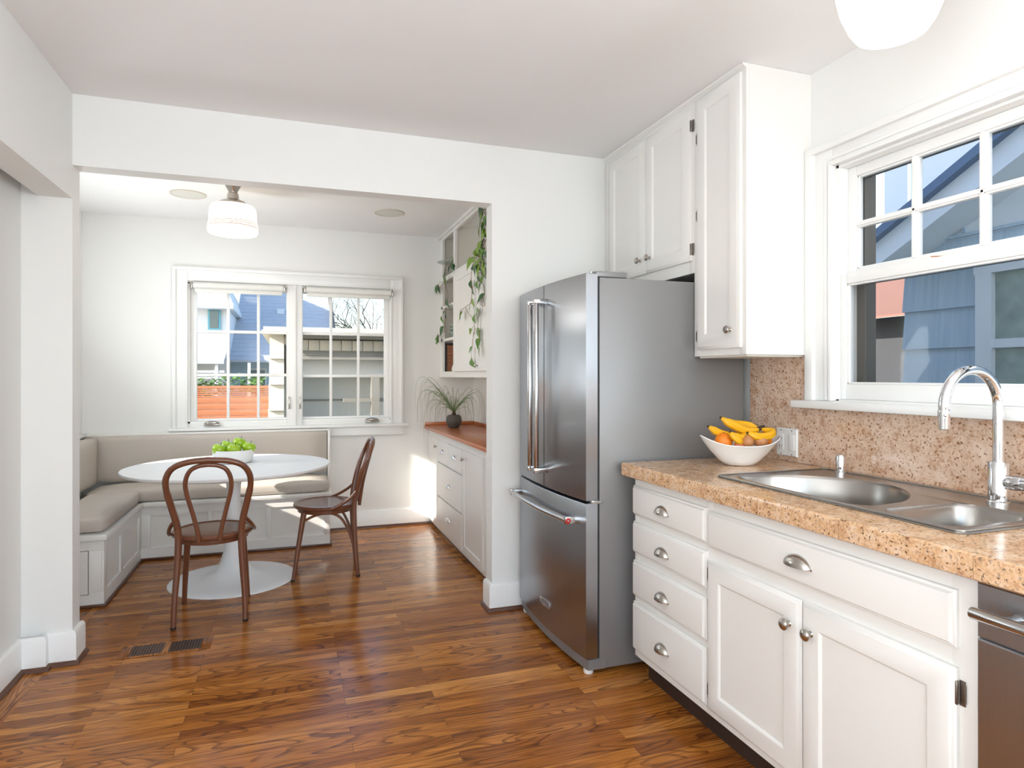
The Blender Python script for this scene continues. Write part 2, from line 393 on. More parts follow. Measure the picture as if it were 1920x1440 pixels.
struct('wall_nook_right', M().box(1.57, YH2, 0, 1.69, YB, NZ), wallm)
# room beyond the opening in the left wall
m = M(); m.box(-1.75, -2.4, 0, -1.70, .9, 2.4); struct('wall_side_room', m, wallm)

def base_path(name, pts, h=.148, t=.02, closed=False):
    """baseboard and its dark shoe moulding along a floor path; room side is on the left of the path"""
    mb, ms = M(), M()
    def run(mm, prof):
        k = len(pts); L = []
        for i, p in enumerate(pts):
            p = V3((p[0], p[1], 0))
            d0 = (p-V3((*pts[i-1], 0))).normalized() if i else None
            d1 = (V3((*pts[i+1], 0))-p).normalized() if i < k-1 else None
            d0 = d0 or d1; d1 = d1 or d0
            n0 = V3((-d0.y, d0.x, 0)); n1 = V3((-d1.y, d1.x, 0)); nn = (n0+n1); nn = nn/(nn.dot(n0) or 1)
            L.append([p+nn*a+V3((0, 0, z)) for a, z in prof])
        mm.loops(L)
    run(mb, [(0, 0), (t, 0), (t, h-.014), (t-.006, h-.004), (t-.010, h), (0, h)])
    run(ms, [(t, 0), (t+.015, 0), (t+.014, .008), (t+.009, .015), (t, .019)])
    b = struct(name, mb, trimm); s_ = build('shoe_moulding', ms, shoe, b); return b
base_path('baseboard_left', [(-.935, YH2+.015), (-.935, YH), (-1.04, YH), (-1.04, YH-.035), (XL, YH-.035), (XL, .65)])
# the right pier: wraps round the end of the wall
base_path('baseboard_front', [(1.055, YH2), (1.055, YH), (1.30, YH)][::-1])
base_path('baseboard_back', [(.29, YB), (1.16, YB)][::-1])

# ---------------------------------------------------------------- back window (window_1)
w1 = M()
yf = YB-.022
def casing_frame(m, x0, x1, z0, z1, wd, y0, y1):
    """moulded flat casing round three sides, facing -y"""
    for a, b, c, d in ((x0, z0, x0+wd, z1), (x1-wd, z0, x1, z1), (x0+wd, z1-wd, x1-wd, z1)):
        m.box(a, y0, b, c, y1, d, .004)
    # raised back band on the outer edge and a bead on the inner edge
    m.box(x0-.012, y0-.016, z0, x0+.014, y1, z1+.012, .004); m.box(x1-.014, y0-.016, z0, x1+.012, y1, z1+.012, .004)
    m.box(x0-.0125, y0-.0168, z1-.014, x1+.0125, y1, z1+.012, .004)
    m.box(x0+wd-.014, y0-.007, z0, x0+wd+.0006, y1-.001, z1-wd+.014, .003); m.box(x1-wd-.0006, y0-.007, z0, x1-wd+.014, y1-.001, z1-wd+.014, .003)
    m.box(x0+wd-.014, y0-.0075, z1-wd-.0006, x1-wd+.014, y1-.001, z1-wd+.014, .003)
casing_frame(w1, -.86, .911, .893, 2.145, .095, yf, YB+.002)
w1.box(-.03, yf, .893, .092, YB+.06, 2.05, .005); w1.box(.018, yf-.012, .893, .044, yf+.01, 2.05, .004)
# jamb lining
w1.box(-.765, YB+.001, .90, -.75, YB+.139, 2.05); w1.box(.81, YB+.001, .90, .825, YB+.139, 2.05); w1.box(-.765, YB+.001, 2.03, .825, YB+.139, 2.05); w1.box(-.765, YB+.001, .925, .825, YB+.139, .94)
win1 = struct('window_1', w1, trimm)
build('window_stool', M().box(-.895, YB-.062, .868, .965, YB+.06, .893, .006), trimm, win1)
build('window_apron', M().box(.30, YB-.02, .795, .93, YB+.001, .868, .005).box(.30, YB-.03, .795, .93, YB, .812, .004), trimm, win1)
def sash(x0, x1, z0, z1, gx0, gx1, gz0, gz1, vx, hz, par):
    m = M(); a, b = YB+.03, YB+.07
    m.box(x0, a, z0, gx0, b, z1, .004); m.box(gx1, a, z0, x1, b, z1, .004); m.box(gx0, a, z0, gx1, b, gz0, .004); m.box(gx0, a, gz1, gx1, b, z1, .004)
    for x in vx: m.box(x-.011, a+.003, gz0, x+.011, b-.003, gz1, .004)
    for z in hz: m.box(gx0, a+.002, z-.012, gx1, b-.002, z+.012, .004)
    s_ = build('sash', m, trimm, par)
    build('glass_pane', M().box(gx0, YB+.05, gz0, gx1, YB+.053, gz1), glass, s_); return s_
s1 = sash(-.75, -.03, .94, 2.03, -.705, -.030-.003, .958, 1.99, (-.477, -.25), (1.657, 1.308), win1)
s2 = sash(.092, .81, .94, 2.03, .096, .768, .958, 1.99, (.323, .551), (1.657, 1.300), win1)
for x in (-.59, .66):
    m = M(); m.box(x-.06, yf-.012, .905, x+.06, yf+.03, .922, .006); m.ball((x, yf-.005, .928), .03, lambda d, r: V3((d.x*.055, d.y*.018, d.z*.016)), 16, 8)
    build('window_crank', m, nickel, win1)
for x in (-.012, .072):
    m = M(); m.box(x-.006, yf-.012, 1.03, x+.006, yf+.001, 1.13, .003); m.ball((x, yf-.016, 1.04), .009, None, 10, 6)
    build('window_latch', m, nickel, win1)
for (a, b, lab) in ((-.742, -.036, 'white rolled-up roller blind over the left casement of the back window'), (.098, .838, 'white rolled-up roller blind over the right casement of the back window')):
    t = thing('roller_blind', ((a+b)/2, YB-.03, 1.99), lab, 'blind', 'roller blinds on the back window')
    build('blind_roll', M().lathe((a+.02, YB-.045, 2.012), [(.022, 0), (.024, .002), (.024, b-a-.042), (.022, b-a-.04)], 20, axis=(1, 0, 0)), blindm, t)
    build('hem_bar', M().box(a+.03, YB-.036, 1.958, b-.03, YB-.022, 1.992, .003), blindm, t)
    for x in (a+.012, b-.012): build('end_bracket', M().box(x-.005, YB-.072, 1.985, x+.005, YB-.018, 2.04, .002), nickel, t)

# ---------------------------------------------------------------- kitchen window (window_2)
w2 = M(); xf = XW-.02
ya, yb, za, zb = .76, 2.13, 1.198, 2.235       # casing outside
for a, b, c, d in ((yb-.105, za, yb, zb), (ya, za, ya+.105, zb), (ya+.105, zb-.085, yb-.105, zb)):
    w2.box(xf, a, b, XW+.002, c, d, .004)
w2.box(xf-.018, yb-.016, za, XW+.001, yb+.0265, zb+.012, .003); w2.box(xf-.018, ya-.012, za, XW+.002, ya+.016, zb+.012, .004); w2.box(xf-.0190, ya-.013, zb-.016, XW+.0015, yb+.0255, zb+.014, .003)
for i, (q, dd) in enumerate(((.020, .010), (.045, .005))):
    w2.box(xf-dd, yb-.1056+q-.02, za+.0005, XW, yb-.105+q-.004, zb-.0847+q-.004, .003)
    w2.box(xf-dd, ya+.105-q+.004, za+.0005, XW-.0005, ya+.1056-q+.02, zb-.085+q-.004, .003)
    w2.box(xf-dd-.0003, ya+.105-q+.005, zb-.0856+q-.02, XW, yb-.105+q-.004, zb-.085+q-.004, .003)
y0w, y1w = .865, 2.025
w2.box(XW+.001, y1w-.012, 1.20, XW+.139, y1w+.004, 2.152); w2.box(XW+.001, y0w-.004, 1.20, XW+.139, y0w+.012, 2.152); w2.box(XW+.001, y0w, 2.14, XW+.139, y1w, 2.154); w2.box(XW+.001, y0w, 1.20, XW+.139, y1w, 1.206)
win2 = struct('window_2', w2, trimm)
build('window_stool', M().box(2.012, .70, 1.166, XW+.10, 2.195, 1.198, .006), trimm, win2)
def sash2(name, x0, x1, z0, z1, gy0, gy1, gz0, gz1, vy, hz):
    m = M(); y0, y1 = y0w+.012, y1w-.012
    m.box(x0, y0, z0, x1, gy0, z1, .004); m.box(x0, gy1, z0, x1, y1, z1, .004); m.box(x0, gy0, z0, x1, gy1, gz0, .004); m.box(x0, gy0, gz1, x1, gy1, z1, .004)
    # small stepped bead inside the frame
    e = .008; m.box(x0+.006, gy0, gz0, x1-.006, gy0+e, gz1, .002); m.box(x0+.006, gy1-e, gz0, x1-.006, gy1, gz1, .002); m.box(x0+.006, gy0, gz0, x1-.006, gy1, gz0+e, .002); m.box(x0+.006, gy0, gz1-e, x1-.006, gy1, gz1, .002)
    for y in vy: m.box(x0+.003, y-.013, gz0, x1-.003, y+.013, gz1, .004); m.box(x0-.002, y-.006, gz0, x1, y+.006, gz1, .002)
    for z in hz: m.box(x0+.003, gy0, z-.013, x1-.003, gy1, z+.013, .004); m.box(x0-.002, gy0, z-.006, x1, gy1, z+.006, .002)
    s_ = build(name, m, trimm, win2)
    xm = (x0+x1)/2
    build('glass_pane', M().box(xm-.0015, gy0, gz0, xm+.0015, gy1, gz1), glass, s_); return s_
sash2('lower_sash', 2.098, 2.135, 1.206, 1.710, .93, 1.984, 1.268, 1.668, (), ())
sash2('upper_sash', 2.138, 2.172, 1.672, 2.14, .93, 1.972, 1.728, 2.100, (1.722, 1.478, 1.234), (1.905,))
m = M(); m.box(2.186, y0w+.012, 1.206, 2.205, y0w+.05, 2.14); m.box(2.186, y1w-.05, 1.206, 2.205, y1w-.012, 2.14); m.box(2.186, y0w, 2.10, 2.205, y1w, 2.14); m.box(2.186, y0w, 1.206, 2.205, y1w, 1.23); m.box(2.186, y0w, 1.67, 2.205, y1w, 1.70)
fr = build('exterior_frame', m, extd, win2)
build('insect_screen', M().box(2.194, y0w+.05, 1.23, 2.196, y1w-.05, 1.67), screenm, fr)
m = M(); m.box(2.231, y1w-.002, 1.10, 2.30, y1w+.10, 2.25); m.box(2.231, y0w-.1, 1.10, 2.30, y0w+.002, 2.25); m.box(2.231, y0w-.1, 2.15, 2.30, y1w+.1, 2.25)
build('exterior_casing', m, extd, win2)
m = M()
for k in range(7):
    a = random.Random(k).uniform(-.02, .02)
    m.tube([(2.132, 1.62+.02*math.sin(k*2)+a, 1.722), (2.126, 1.60+a+.012*k-.03, 1.733)], .0016, 5)
def leaf_shape(m, p, d, up, L, W, fold=.25, curl=.15, n=6):
    """heart-shaped leaf from p along d"""
    p, d, up = V3(p), V3(d).normalized(), V3(up); sd = d.cross(up).normalized(); up = sd.cross(d).normalized()
    prev = None
    for i in range(n+1):
        t = i/n; wd = W*.5*(math.sin(PI*min(1, t*1.0)**.62))*(1-.25*t) if 0 < t < 1 else 0
        c = p + d*L*t - up*curl*L*t*t
        row = [c - sd*wd + up*fold*wd, c, c + sd*wd + up*fold*wd]
        if wd == 0: row = [c]
        row = [m.bm.verts.new(q) for q in row]
        if prev:
            if len(prev) == 1 and len(row) == 3: m.bm.faces.new((prev[0], row[0], row[1])); m.bm.faces.new((prev[0], row[1], row[2]))
            elif len(row) == 1: m.bm.faces.new((prev[0], row[0], prev[1])); m.bm.faces.new((prev[1], row[0], prev[2]))
            else: m.bm.faces.new((prev[0], row[0], row[1], prev[1])); m.bm.faces.new((prev[1], row[1], row[2], prev[2]))
        prev = row
m = M(); leaf_shape(m, (2.133, 1.60, 1.7115), (.0, -1, .06), (-.4, 0, 1), .035, .018, .3, .1); leaf_shape(m, (2.133, 1.61, 1.7115), (0, 1, .10), (-.4, 0, 1), .045, .02, .3, .1); m.tube([(2.133, 1.59, 1.712), (2.128, 1.62, 1.716), (2.131, 1.65, 1.721)], .0016, 5)
tag(build('dried_leaf', m, dryleaf, recalc=False), 'small dried orange leaf lying on the meeting rail of the kitchen window', 'leaf')

# ---------------------------------------------------------------- base cabinet and hardware
def door_rings(t=.02, rail=.055, rec=.008, lip=.010):
    return [(0, 0), (0, t-lip), (.003, t-lip+.003), (.006, t-lip+.004), (.011, t-.001), (.014, t), (rail, t), (rail+.004, t-.002), (rail+.009, t-rec)]
def drawer_rings(t=.02): return [(0, 0), (0, t-.012), (.003, t-.009), (.006, t-.008), (.011, t-.001), (.015, t)]
def face_x(m, x, y0, y1, z0, z1, rings):        # face looking to -x
    m.panel((x, y1, z0), (0, -1, 0), (0, 0, 1), (-1, 0, 0), y1-y0, z1-z0, rings)
def knob(par, p, ax=(-1, 0, 0), r=.0165, mt=nickel):
    k = r/.0165
    build('knob', M().lathe(p, [(.006*k, 0), (.009*k, .001), (.006*k, .004), (.0055*k, .012*k), (.009*k, .016*k), (.0165*k, .019*k), (.0168*k, .024*k), (.012*k, .029*k), (.004*k, .031*k)], 20, axis=ax), mt, par)
def cup_pull(par, x, y, z, w=.043, h=.034, dpt=.026, mt=nickel):
    m = M(); L = []
    for th in range(2):
        s_ = 1-.07*th; rows = []
        for i in range(15):
            al = PI*i/14; r = math.sin(al)
            rows.append([V3((x-dpt*s_*r*math.cos(b*PI/16)-.0005, y+w*s_*math.cos(al), z-.014+h*s_*r*math.sin(b*PI/16))) for b in range(9)])
        L.append(rows)
    for rows in L: m.loops(rows, False, False, False)
    for i in range(14):      # lip between the two skins at the open bottom edge
        m.quadface(L[0][i][0], L[0][i+1][0], L[1][i+1][0], L[1][i][0])
    bmesh.ops.remove_doubles(m.bm, verts=m.bm.verts, dist=1e-6)
    m.box(x-.002, y-w-.004, z-.016, x-.0001, y+w+.004, z-.010, .0008)
    build('cup_pull', m, mt, par)
def hinge(par, x, y, z, s_=1):
    m = M(); m.box(x-.003, y-.010*s_, z-.028, x, y+.004*s_, z+.028, .001); m.box(x-.006, y-.012*s_, z-.020, x-.001, y-.005*s_, z+.020, .001)
    m.lathe((x-.008, y+.006*s_, z-.024), [(.003, -.003), (.0045, 0), (.0045, .048), (.003, .051)], 10)
    build('hinge', m, bronze, par)
XF = 1.402
bc = thing('base_cabinet', (1.7, 1.7, 0), 'white base cabinet under the granite counter, with four cup-pull drawers and two doors', 'cabinet')
m = M()
m.box(XF+.002, .969, .1005, 2.074, 2.433, .118)                       # bottom
m.box(XF+.003, 2.415, .102, 2.075, 2.434, .867); m.box(XF+.003, .968, .102, 2.075, .985, .867); m.box(2.06, .97, .103, 2.0745, 2.43, .866)
for a, b in ((2.40, 2.435), (1.895, 1.935), (.967, 1.035)): m.box(XF, a, .10, XF+.02, b, .868, .002)
for a, b, z0, z1 in ((.9675, 2.4345, .825, .8675), (.9675, 2.4345, .1008, .145), (1.935, 2.40, .665, .72), (1.935, 2.40, .50, .56), (1.935, 2.40, .325, .375), (1.03, 1.90, .645, .71)):
    m.box(XF+.0005, a, z0, XF+.02, b, z1)
m.box(XF+.05, .985, .145, XF+.06, 2.415, .825)
build('carcass', m, cabm, bc)
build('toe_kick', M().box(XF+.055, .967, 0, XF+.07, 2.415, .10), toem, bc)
for z0, z1, zp in ((.708, .832, .770), (.547, .678, .606), (.362, .512, .430), (.133, .336, .228)):
    m = M(); face_x(m, XF, 1.921, 2.431, z0, z1, drawer_rings()); d = build('drawer', m, cabm, bc)
    cup_pull(d, XF-.02, 2.19, zp)
m = M(); face_x(m, XF, 1.019, 1.906, .698, .826, drawer_rings()); d = build('drawer', m, cabm, bc); cup_pull(d, XF-.02, 1.477, .766, .05)
for a, b, ky, hy in ((1.4705, 1.909, 1.511, 1.915), (1.017, 1.4665, 1.428, 1.009)):
    m = M(); face_x(m, XF, a, b, .128, .654, door_rings(rail=.062)); d = build('door', m, cabm, bc)
    knob(d, (XF-.0195, ky, .574))
    s_ = 1 if hy > 1.5 else -1
    for z in (.60, .19): hinge(d, XF-.0005, hy-(-.004 if s_ < 0 else .002), z, -s_ if s_ > 0 else 1)

# countertop: granite slab with the sink cut-out and a thick front edge
cx0, cx1, cy0, cy1, ct = 1.362, 2.068, -.9, 2.468, .925
sx0, sx1, sy0, sy1 = 1.515, 1.99, 1.105, 1.985       # cut-out
ctop = thing('countertop', ((cx0+cx1)/2, 1.0, .868), 'tan speckled granite countertop with a thick edge, holding the sink', 'countertop')
m = M()
m.box(cx0, sy1, ct-.022, cx1, cy1, ct); m.box(cx0, cy0, ct-.022, cx1, sy0, ct); m.box(cx0, sy0, ct-.022, sx0, sy1, ct); m.box(sx1, sy0, ct-.022, cx1, sy1, ct)
build('slab', m, gran, ctop)
m = M(); m.prism([(cx0, .869), (cx0+.03, .869), (cx0+.03, ct-.022), (cx0+.001, ct-.022), (cx0-.003, ct-.018), (cx0-.004, ct-.008), (cx0, ct-.001), (cx0-.006, ct-.006), (cx0-.007, .875)][:4] + [(cx0+.001, ct+.0006), (cx0-.005, ct-.003), (cx0-.007, ct-.012), (cx0-.007, .874)], 'y', cy0, cy1)
build('front_edge', m, gran, ctop)
grout = mat('grout', (176, 138, 100), .8)
for y in (1.612, 1.305, .955, .62): build('tile_joint', M().box(cx0-.0076, y-.0008, .872, cx0-.0066, y+.0008, ct-.002), grout, ctop)
bs = thing('backsplash', (2.08, 1.0, ct), 'speckled tan stone backsplash between the counter and the kitchen window', 'backsplash')
m = M(); m.box(2.070, -.9, ct+.0005, XW-.001, 2.515, 1.165); m.box(2.070, 2.143, 1.165, XW-.001, 2.515, 1.388)
build('stone_slab', m, granb, bs)
build('stone_joint', M().box(2.0695, 2.223, 1.08, 2.0705, 2.2242, 1.387), MATS['grout'], bs)

# ---------------------------------------------------------------- sink
sk = thing('kitchen_sink', (1.75, 1.545, ct), 'stainless steel double-bowl drop-in sink set in the granite counter', 'sink')
def bowl_loop(x0, x1, y0, y1, z, kind, ins=0, n=12, r=.06):
    """outline with straight front (x0) and a bowed back"""
    pts = []
    x0, x1, y0, y1 = x0+ins, x1-ins, y0+ins, y1-ins; r = max(.02, r-ins*.4)
    W = (y1-y0)
    P = []
    for cx, cy, a0 in ((x0+r, y0+r, PI), (x0+r, y1-r, PI/2)):
        for k in range(n+1): a = a0 - (PI/2)*k/n; P.append((cx+r*math.cos(a)*(1), cy+r*math.sin(a)))
    # front side corners then the back bow from y1 to y0
    P = []
    for k in range(n+1): a = -PI/2-(PI/2)*k/n; P.append((x0+r+r*math.cos(a), y0+r+r*math.sin(a)))
    for k in range(n+1): a = PI-(PI/2)*k/n; P.append((x0+r+r*math.cos(a), y1-r+r*math.sin(a)))
    if kind == 'big':
        K = 4*n
        for k in range(1, K):
            t = k/K; y = y1 - W*t; s_ = math.sin(PI*t)**.55
            xb = x0+r*1.6
            P.append((xb+(x1-xb)*s_, y1 - W*(t if .04 < t < .96 else t)))
    else:
        rr = r*1.3; K = 2*n-1
        for k in range(K//2+1): a = PI/2-(PI/2)*k/(K//2); P.append((x1-rr+rr*math.cos(a), y1-rr+rr*math.sin(a)))
        for k in range(K//2+1): a = 0-(PI/2)*k/(K//2); P.append((x1-rr+rr*math.cos(a), y0+rr+rr*math.sin(a)))
    return [V3((x, y, z)) for x, y in P]
rx0, rx1, ry0, ry1 = 1.494, 2.018, 1.078, 2.012; rim = ct+.006
B1 = (1.525, 1.925, 1.388, 1.965); B2 = (1.525, 1.862, 1.122, 1.345)
m = M()
def rrect(x0, x1, y0, y1, r, z, n=6):
    return [V3((cx+r*math.cos(a0+PI/2*k/n), cy+r*math.sin(a0+PI/2*k/n), z)) for cx, cy, a0 in ((x1-r, y1-r, 0), (x0+r, y1-r, PI/2), (x0+r, y0+r, PI), (x1-r, y0+r, 3*PI/2)) for k in range(n+1)]
outer = rrect(rx0+.006, rx1-.006, ry0+.006, ry1-.006, .022, rim)
edges = []
def ring_edges(P):
    vs = [m.bm.verts.new(p) for p in P]; es = [m.bm.edges.new((vs[i], vs[(i+1) % len(vs)])) for i in range(len(vs))]; edges.extend(es); return vs
ov = ring_edges(outer)
b1v = ring_edges(bowl_loop(*B1, rim, 'big')); b2v = ring_edges(bowl_loop(*B2, rim, 'small', r=.05))
bmesh.ops.triangle_fill(m.bm, edges=edges, use_beauty=True, normal=(0, 0, 1))
skirt = [m.bm.verts.new(p) for p in rrect(rx0, rx1, ry0, ry1, .026, ct+.0012)]
for i in range(len(ov)): m.bm.faces.new((ov[i], ov[(i+1) % len(ov)], skirt[(i+1) % len(ov)], skirt[i]))
def bowl_down(v0, B, kind, depth, r):
    prev = v0
    for ins, dz in ((.003, .003), (.008, .012), (.014, depth*.5), (.022, depth*.86), (.040, depth*.97), (.07, depth)):
        cur = [m.bm.verts.new(p) for p in bowl_loop(*B, rim-dz, kind, ins, r=r)]
        for i in range(len(cur)): m.bm.faces.new((prev[i], prev[(i+1) % len(cur)], cur[(i+1) % len(cur)], cur[i]))
        prev = cur
    m.bm.faces.new(prev)
bowl_down(b1v, B1, 'big', .19, .06); bowl_down(b2v, B2, 'small', .15, .05)
bmesh.ops.triangulate(m.bm, faces=[f for f in m.bm.faces if len(f.verts) > 8])
build('sink_body', m, sinkm, sk, smooth=40, recalc=True)
m = M()
m.tube(rrect(1.50, 2.008, 1.086, 2.004, .02, rim+.0005), .003, 6, closed=True)
build('rim_bead', m, sinkm, sk)
for B, dp in ((B1, .19), (B2, .15)):
    build('drain', M().lathe(((B[0]+B[1])/2, (B[2]+B[3])/2, rim-dp+.0005), [(.04, 0), (.042, .002), (.03, .003), (.028, .001), (.01, .001)], 24), chrome, sk)

# ---------------------------------------------------------------- faucet
fx, fy = 1.955, 1.305
fc = thing('kitchen_faucet', (fx, fy, rim), 'tall chrome gooseneck faucet with a side lever behind the sink', 'faucet')
build('faucet_body', M().lathe((fx, fy, rim), [(.030, 0), (.030, .003), (.0265, .006), (.0265, .116), (.025, .119), (.014, .1195)], 32), chrome, fc)
ax_, az, R_ = fx-.103, 1.215, .103
P = [(fx, fy, rim+.118), (fx, fy, 1.12), (fx, fy, 1.17)]
for k in range(25):
    a = PI*k/24*1.03; P.append((ax_+R_*math.cos(a), fy+.010*k/24, az+R_*math.sin(a)))
build('spout', M().tube(smooth_path(P, 2), .0145, 18), chrome, fc)
e = V3(P[-1]); dd = (V3(P[-1])-V3(P[-2])).normalized()
build('spray_head', M().lathe(e, [(.0145, 0), (.0158, .002), (.0162, .006), (.0152, .028), (.0145, .055), (.012, .057)], 24, axis=tuple(dd)).ball(e+dd*.016+V3((-.011, -.011, 0)), .005, None, 10, 6), chrome, fc)
m = M(); m.lathe((fx, fy-.022, rim+.062), [(.017, 0), (.0215, .012), (.0215, .045), (.0205, .047), (.0215, .049), (.0215, .115), (.018, .118)], 24, axis=(.0, -1, .06))
build('lever_housing', m, chrome, fc)
build('lever', M().tube([(fx-.004, fy-.13, rim+.07), (fx-.02, fy-.16, rim+.10), (fx-.05, fy-.20, rim+.14)], .006, 10), chrome, fc)
t = build('air_gap', M().lathe((1.995, 1.912, rim), [(.021, 0), (.021, .003), (.0165, .005), (.0165, .060), (.0145, .066), (.006, .068)], 24), chrome)
tag(t, 'small chrome cylinder cap standing at the back left corner of the sink', 'air gap')

# ---------------------------------------------------------------- dishwasher
dw = thing('dishwasher', (1.7, .65, 0), 'stainless steel dishwasher built in at the right end of the base cabinet', 'dishwasher')
build('tub', M().box(1.405, .37, .10, 2.04, .948, .862), darks, dw)
m = M(); face_x(m, 1.404, .362, .962, .115, .745, [(0, 0), (0, .026), (.003, .029)]); face_x(m, 1.404, .362, .962, .748, .864, [(0, 0), (0, .026), (.003, .029)]); m.box(1.385, .365, .74, 1.404, .952, .75)
build('door', m, steel, dw)
h = build('handle', M().lathe((1.328, .94, .812), [(.0115, 0), (.0125, .002), (.0125, .62), (.0115, .622)], 20, axis=(0, -1, 0)), steelh, dw)
for y in (.88, .42): build('handle_post', M().lathe((1.377, y, .812), [(.012, 0), (.009, .006), (.008, .045)], 16, axis=(-1, 0, 0)), steelh, h)
build('toe_panel', M().box(1.455, .37, 0, 1.465, .95, .10), dgap, dw)

# cabinet further along the counter, partly right of the frame, carrying it
bc2 = thing('base_cabinet', (1.7, -.27, 0), 'plain white base cabinet on the near side of the dishwasher, past the right edge', 'cabinet')
m = M(); m.box(XF, -.88, .10, 2.06, .358, .868); build('carcass', m, cabm, bc2)
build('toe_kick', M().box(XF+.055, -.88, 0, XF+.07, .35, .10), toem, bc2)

# ---------------------------------------------------------------- refrigerator
fr_ = thing('refrigerator', (1.6, 2.95, 0), 'stainless steel french-door refrigerator with a bottom freezer drawer', 'refrigerator')
FY0, FY1 = 2.512, 3.350
build('body', M().box(1.273, FY0+.003, .022, 2.03, FY1-.003, 1.732, .004), gsteel, fr_)
build('gasket', M().box(1.262, FY0+.012, .06, 1.275, FY1-.012, 1.725), dgap, fr_)
def bow(y): return 1.207 - .030*(1-((y-2.94)/.43)**2)
def fdoor(name, y0, y1, z0, z1, par):
    m = M(); n = 14; L = []
    ys = [y0+(y1-y0)*i/n for i in range(n+1)]
    r = .006
    for z, ins in ((z0, r), (z0+r*.3, r*.3), (z0+r, 0), (z1-r, 0), (z1-r*.3, r*.3), (z1, r)):
        ring = []
        yy = [y0+ins*.5]+ys[1:-1]+[y1-ins*.5]
        for y in yy: ring.append(V3((bow(y)+ins, y, z)))
        ring.append(V3((1.262, y1-ins*.5, z))); ring.append(V3((1.262, y0+ins*.5, z)))
        L.append(ring)
    m.loops(L); o = build(name, m, steel, par, smooth=28)
    return o
YS = 2.925
d1 = fdoor('refrigerator_door', FY0, YS-.004, .757, 1.747, fr_); d2 = fdoor('refrigerator_door', YS+.004, FY1, .757, 1.747, fr_)
d3 = fdoor('freezer_drawer', FY0, FY1, .072, .747, fr_)
for d, y in ((d1, YS-.042), (d2, YS+.042)):
    xb = bow(y)
    m = M(); m.lathe((xb-.058, y, .842), [(.0115, 0), (.0125, .002), (.0125, .815), (.0115, .817)], 20)
    hd = build('door_handle', m, steelh, d)
    for z in (.832, 1.648):
        build('handle_bracket', M().box(xb-.0715, y-.0145, z, xb+.002, y+.0145, z+.024, .004), steelh, hd)
# freezer handle, bowed
P = [(bow(y)-.055, y, .668) for y in [2.575+(3.305-2.575)*i/16 for i in range(17)]]
hd = build('freezer_handle', M().tube(P, .0135, 16), steelh, d3)
for y in (2.575, 3.305):
    build('handle_bracket', M().box(bow(y)-.067, y-.013, .652, bow(y)+.003, y+.013, .684, .004), steelh, hd)
build('red_medallion', M().lathe((bow(2.575)-.055, 2.5618, .668), [(.0125, 0), (.0125, .0015), (.0095, .003), (.005, .003)], 24, axis=(0, -1, 0)), redm, hd)
build('medallion_centre', M().lathe((bow(2.575)-.055, 2.5585, .668), [(.005, 0), (.0045, .001)], 16, axis=(0, -1, 0)), steelh, hd)
xb = bow(2.90)
build('badge', M().box(xb-.0045, 2.848, .172, xb+.003, 2.968, .208, .0015).box(xb-.0055, 2.855, .176, xb-.003, 2.961, .179).box(xb-.0055, 2.855, .201, xb-.003, 2.961, .204), steelh, d3)
build('badge_inset', M().box(xb-.0052, 2.857, .181, xb-.003, 2.959, .199), gsteel, d3)
for y in (2.53, 3.33):
    build('hinge_cover', M().box(1.255, y-.016, 1.733, 1.41, y+.022, 1.758, .005), gsteel, fr_)
    build('hinge_cap', M().lathe((1.238, y, 1.747), [(.008, 0), (.008, .009), (.006, .011)], 12), steelh, fr_)
build('centre_hinge', M().box(1.232, FY0-.004, .745, 1.285, FY0+.02, .759, .002), steelh, fr_)
m = M(); L = []
for z in (.024, .068):
    L.append([V3((bow(y)+.012, y, z)) for y in [FY0+(FY1-FY0)*i/14 for i in range(15)]] + [V3((1.30, FY1, z)), V3((1.30, FY0, z))])
m.loops(L); build('base_grille', m, gsteel, fr_)
for y in (FY0+.035, FY1-.035):
    for x in (1.235, 1.95): build('foot', M().lathe((x, y, 0), [(.02, 0), (.022, .004), (.022, .018), (.008, .019), (.008, .03)], 16), platem, fr_)

# ---------------------------------------------------------------- wall cabinets of the kitchen
UX = 1.757
def upper(name, y0, y1, z0, label, doors, side):
    u = thing(name, (1.92, (y0+y1)/2, z0), label, 'cabinet', 'white wall cabinets in the kitchen')
    m = M()
    m.box(UX+.018, y0, z0+.0, XW+.001, y0+.016, CZ-.001); m.box(UX+.018, y1-.016, z0, XW-.001, y1, CZ-.001)
    m.box(UX+.018, y0+.016, z0+.018, XW-.001, y1-.016, z0+.034); m.box(2.08, y0+.002, z0+.036, XW-.001, y1-.002, CZ-.002)
    # face frame
    m.box(UX, y0, z0, UX+.018, y0+.04, CZ-.001, .001); m.box(UX, y1-.04, z0, UX+.018, y1, CZ-.001, .001)
    m.box(UX+.0005, y0+.04, z0, UX+.018, y1-.04, z0+.06); m.box(UX+.0005, y0+.04, CZ-.06, UX+.018, y1-.04, CZ-.001)
    build('carcass', m, cabm, u)
    m = M(); m.prism([(UX, CZ-.001), (UX-.018, CZ-.001), (UX-.016, CZ-.008), (UX-.006, CZ-.016), (UX, CZ-.020)], 'y', y0, y1); build('crown_strip', m, cabm, u)
    for a, b, c, d, ky, kz, hy, sgn, hz in doors:
        m = M(); face_x(m, UX, a, b, c, d, door_rings(t=.019, rail=.062)); dr = build('door', m, cabm, u)
        knob(dr, (UX-.0185, ky, kz))
        for z in hz: hinge(dr, UX-.0005, hy, z, sgn)
    return u
tall = upper('wall_cabinet', 2.158, 2.512, 1.389, 'tall white single-door wall cabinet next to the kitchen window', [(2.183, 2.478, 1.418, 2.553, 2.235, 1.494, 2.482, -1, (2.38, 2.03, 1.48))], 1)
build('under_lip', M().box(UX+.02, 2.18, 1.381, 2.07, 2.50, 1.3895), cabin, tall)
